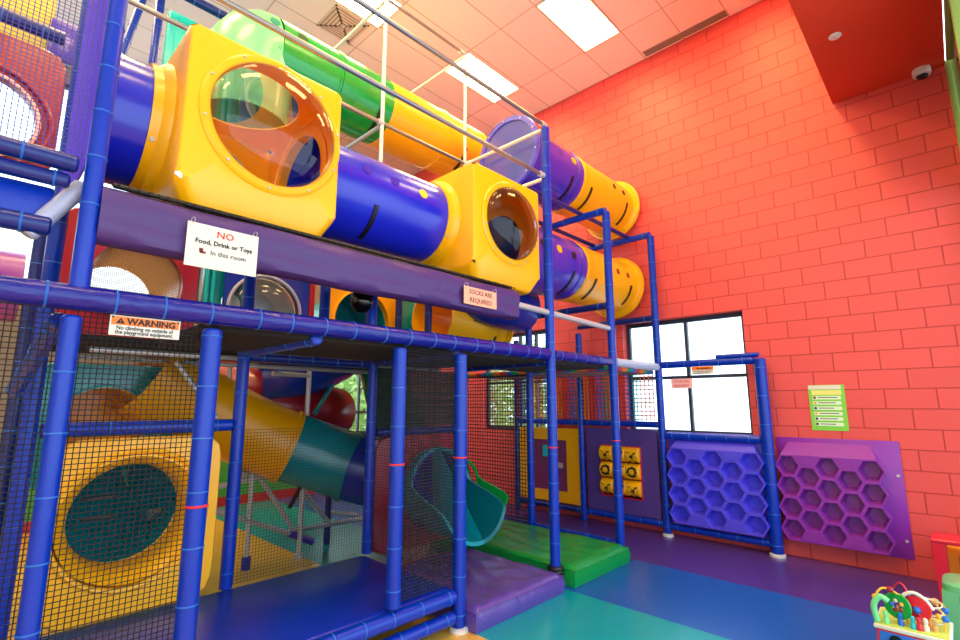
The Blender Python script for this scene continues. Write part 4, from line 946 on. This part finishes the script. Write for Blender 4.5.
# ------------------------------------------------------------------ chairs and toy at the right
def stool(label, x, y, h, w, d, m, name='plastic_stool'):
    t = thing(name, label, 'stool', (x, y, 0), 'plastic stools')
    g = G(); n = 40
    def sqr(sx, sy, z, e=5):
        out = []
        for i in range(n):
            a = 2 * pi * i / n; k = (abs(cos(a)) ** e + abs(sin(a)) ** e) ** (-1 / e); out.append(Vector((x + cos(a) * k * sx, y + sin(a) * k * sy, z)))
        return out
    g.loft([sqr(w * .5, d * .5, h - .07), sqr(w * .5, d * .5, h - .03), sqr(w * .49, d * .49, h - .01), sqr(w * .45, d * .45, h), sqr(w * .02, d * .02, h - .004)], True, False, True); mesh('seat', g, m, t)
    for sx in (-1, 1):
        for sy in (-1, 1):
            g = G(); lw = .085
            def leg(k, z): 
                cx = x + sx * (w * .5 * k - lw * .5); cy = y + sy * (d * .5 * k - lw * .5); q = lw * .5
                return [Vector((cx - q, cy - q, z)), Vector((cx + q, cy - q, z)), Vector((cx + q, cy + q, z)), Vector((cx - q, cy + q, z))]
            g.loft([leg(1.0, h - .05), leg(1.06, h * .5), leg(1.12, 0.0)], True, True, True); mesh('leg', g, m, t)
    for sy in (-1, 1):
        g = G(); g.box((x, y + sy * (d * .5 - .02), h - .10), (w * .8, .03, .08), .01); mesh('apron', g, m, t)
    return t
stool('green plastic stool at the right edge, nearest the bead toy', 5.02, 0.06, .46, .36, .36, M_stoolg)
stool('orange plastic stool between the red table and the wall', 6.42, 0.10, .42, .30, .30, M_stoolo)
t = thing('childrens_table', 'narrow red plastic childrens table at the right edge by the wall', 'table', (6.02, 0.0, 0))
g = G(); g.box((6.02, .03, .535), (.34, .58, .04), .015, 3); mesh('table_top', g, M_stoolr, t)
for sx in (5.90, 6.14):
    for s2 in (.27, -.21):
        g = G(); g.loft([[Vector((sx + a * .05 * q, s2 + b * .05 * q, z)) for a, b in ((-1, -1), (1, -1), (1, 1), (-1, 1))] for z, q in ((.52, .9), (.3, .8), (0, .7))], True, True, True); mesh('leg', g, M_stoolr, t)
g = G(); g.box((6.02, .28, .50), (.22, .03, .05), .01); mesh('apron', g, M_stoolr, t)
t = thing('childrens_chair', 'red plastic childrens chair against the wall behind the red table', 'chair', (6.45, -.16, 0))
g = G(); g.box((6.62, -.12, .66), (.04, .26, .16), .02, 3); mesh('backrest', g, M_stoolr, t)
for yy in (-.22, -.02): mesh('leg', G().rod((6.62, yy, 0), (6.62, yy, .6), .016, 10), M_stoolr, t)
# bead maze cube
t = thing('bead_maze', 'wooden activity cube with bead wires and painted wheels at the bottom right', 'toy', (4.42, .38, 0))
bx0, bx1, by0, by1, bz = 4.24, 4.60, .20, .56, .27
g = G(); g.box(((bx0 + bx1) / 2, (by0 + by1) / 2, .135), (.35, .35, .262), .006); mesh('cube_body', g, M_stoolr, t)
g = G(); g.box((bx0 + .003, .38, .135), (.006, .32, .24), .002); mesh('front_face', g, M_toyb, t)
g = G(); g.box(((bx0 + bx1) / 2, (by0 + by1) / 2, .278), (.37, .37, .024), .006); mesh('white_rim', g, M_sign, t)
g = G(); g.box(((bx0 + bx1) / 2, (by0 + by1) / 2, .293), (.34, .34, .006)); mesh('top_board', g, mat('toy_lime', (190, 214, 90), .5), t)
for k, (yy, zz) in enumerate(((.46, .215), (.33, .19))):
    mesh('wheel', G().lathe((bx0, yy, zz), (-1, 0, 0), [(0, .032), (.012, .032), (.012, .02), (.016, .018), (.016, .001)], 20), M_dark, t)
def wire(pts, m, r=.0045, beads=()):
    P = smoothpts(pts, 10); w = mesh('bead_wire', G().sweep(P, r, 8, True), m, t)
    for q, bm, br in beads: mesh('bead', G().lathe(P[int(q * (len(P) - 1))], (0, 0, 1), [(-br, .002), (-br * .7, br * .75), (0, br), (br * .7, br * .75), (br, .002)], 14), bm, w)
wire([(4.28, .54, .29), (4.28, .55, .42), (4.30, .50, .50), (4.34, .42, .45), (4.36, .40, .29)], M_yellow, .006, ((.3, M_yellow, .018), (.6, M_red, .02)))
wire([(4.55, .52, .29), (4.5, .5, .40), (4.42, .42, .52), (4.36, .36, .42), (4.3, .3, .29)], M_stoolr, .005, ((.2, M_wood, .022), (.8, M_toyb, .022)))
coil = [(4.42 + .055 * cos(a), .28 + .055 * sin(a), .30 + a * .0075) for a in [i * .7 for i in range(34)]]
wire(coil[::2], M_sign, .004, ((.1, M_yellow, .02), (.45, M_yellow, .016)))
wire([(4.5, .24, .29), (4.5, .22, .40), (4.44, .26, .44), (4.40, .22, .36), (4.36, .23, .29)], M_yellow, .005, ((.2, M_toyb, .02), (.5, M_wood, .022), (.75, M_toyb, .02)))
wh = mesh('painted_wheel', G().lathe((4.33, .44, .40), (-.8, .3, .1), [(-.008, .028), (-.008, .072), (0, .078), (.008, .072), (.008, .028), (-.008, .028)], 28), M_green, t)
for k in range(5):
    a = k * 2 * pi / 5; ax = Vector((-.8, .3, .1)).normalized(); u = ax.orthogonal().normalized(); v = ax.cross(u); p = Vector((4.33, .44, .40)) + (u * cos(a) + v * sin(a)) * .03
    mesh('bead', G().lathe(p, ax, [(-.014, .002), (-.008, .012), (.008, .012), (.014, .002)], 10), (M_red, M_yellow, M_sign, M_toyb, M_red)[k], wh)
mesh('wheel_post', G().rod((4.34, .44, .29), (4.34, .44, .40), .008, 8), M_wood, t)
r2 = mesh('red_wheel', G().lathe((4.36, .345, .40), (-.85, .2, .1), [(-.008, .001), (-.008, .07), (.008, .07), (.008, .001)], 28), M_stoolr, t)
mesh('white_arch', G().sweep(smoothpts([(4.36, .43, .42), (4.36, .40, .47), (4.36, .35, .49), (4.36, .30, .46), (4.36, .27, .41)], 8), .011, 10, True), M_sign, t)
for k, (p, c) in enumerate((((4.30, .43, .32), M_toyb), ((4.29, .37, .33), M_aqua), ((4.29, .34, .335), M_stoolr), ((4.30, .31, .33), M_sign), ((4.33, .27, .33), M_wood), ((4.37, .30, .32), M_stoolo), ((4.28, .50, .315), M_greenl))):
    mesh('peg', G().lathe((p[0], p[1], .292), (0, 0, 1), [(0, .016), (.03, .016), (.04, .01), (.06, .014), (.075, .01), (.08, .001)], 12, True), c, t)
mesh('light_green_arch', G().sweep(smoothpts([(4.27, .545, .30), (4.27, .555, .39), (4.275, .52, .45), (4.28, .48, .43)], 8), .018, 10, True), M_greenl, t)

# ------------------------------------------------------------------ world, camera, view
w = bpy.data.worlds.new('daylight'); sc.world = w; w.use_nodes = True
bg = w.node_tree.nodes['Background']; bg.inputs['Color'].default_value = (0.72, 0.87, 1.0, 1); bg.inputs['Strength'].default_value = 2.6
cam = bpy.data.cameras.new('camera'); cam.sensor_width = 36; cam.lens = 493.5 / 960 * 36; cam.clip_start = 0.02
co = bpy.data.objects.new('camera', cam); COL.objects.link(co); sc.camera = co
co.location = (0, 0, 1.68)
ya = 0.7645; pt_ = 0.16765
fwd = Vector((cos(ya) * cos(pt_), sin(ya) * cos(pt_), sin(pt_)))
co.rotation_euler = fwd.to_track_quat('-Z', 'Y').to_euler()
sc.view_settings.view_transform = 'Standard'; sc.view_settings.look = 'None'
sc.view_settings.exposure = 0.42; sc.view_settings.gamma = 1; sc.view_settings.use_curve_mapping = False
sc.cycles.max_bounces = 8; sc.cycles.diffuse_bounces = 5; sc.cycles.transparent_max_bounces = 24; sc.cycles.sample_clamp_indirect = 6
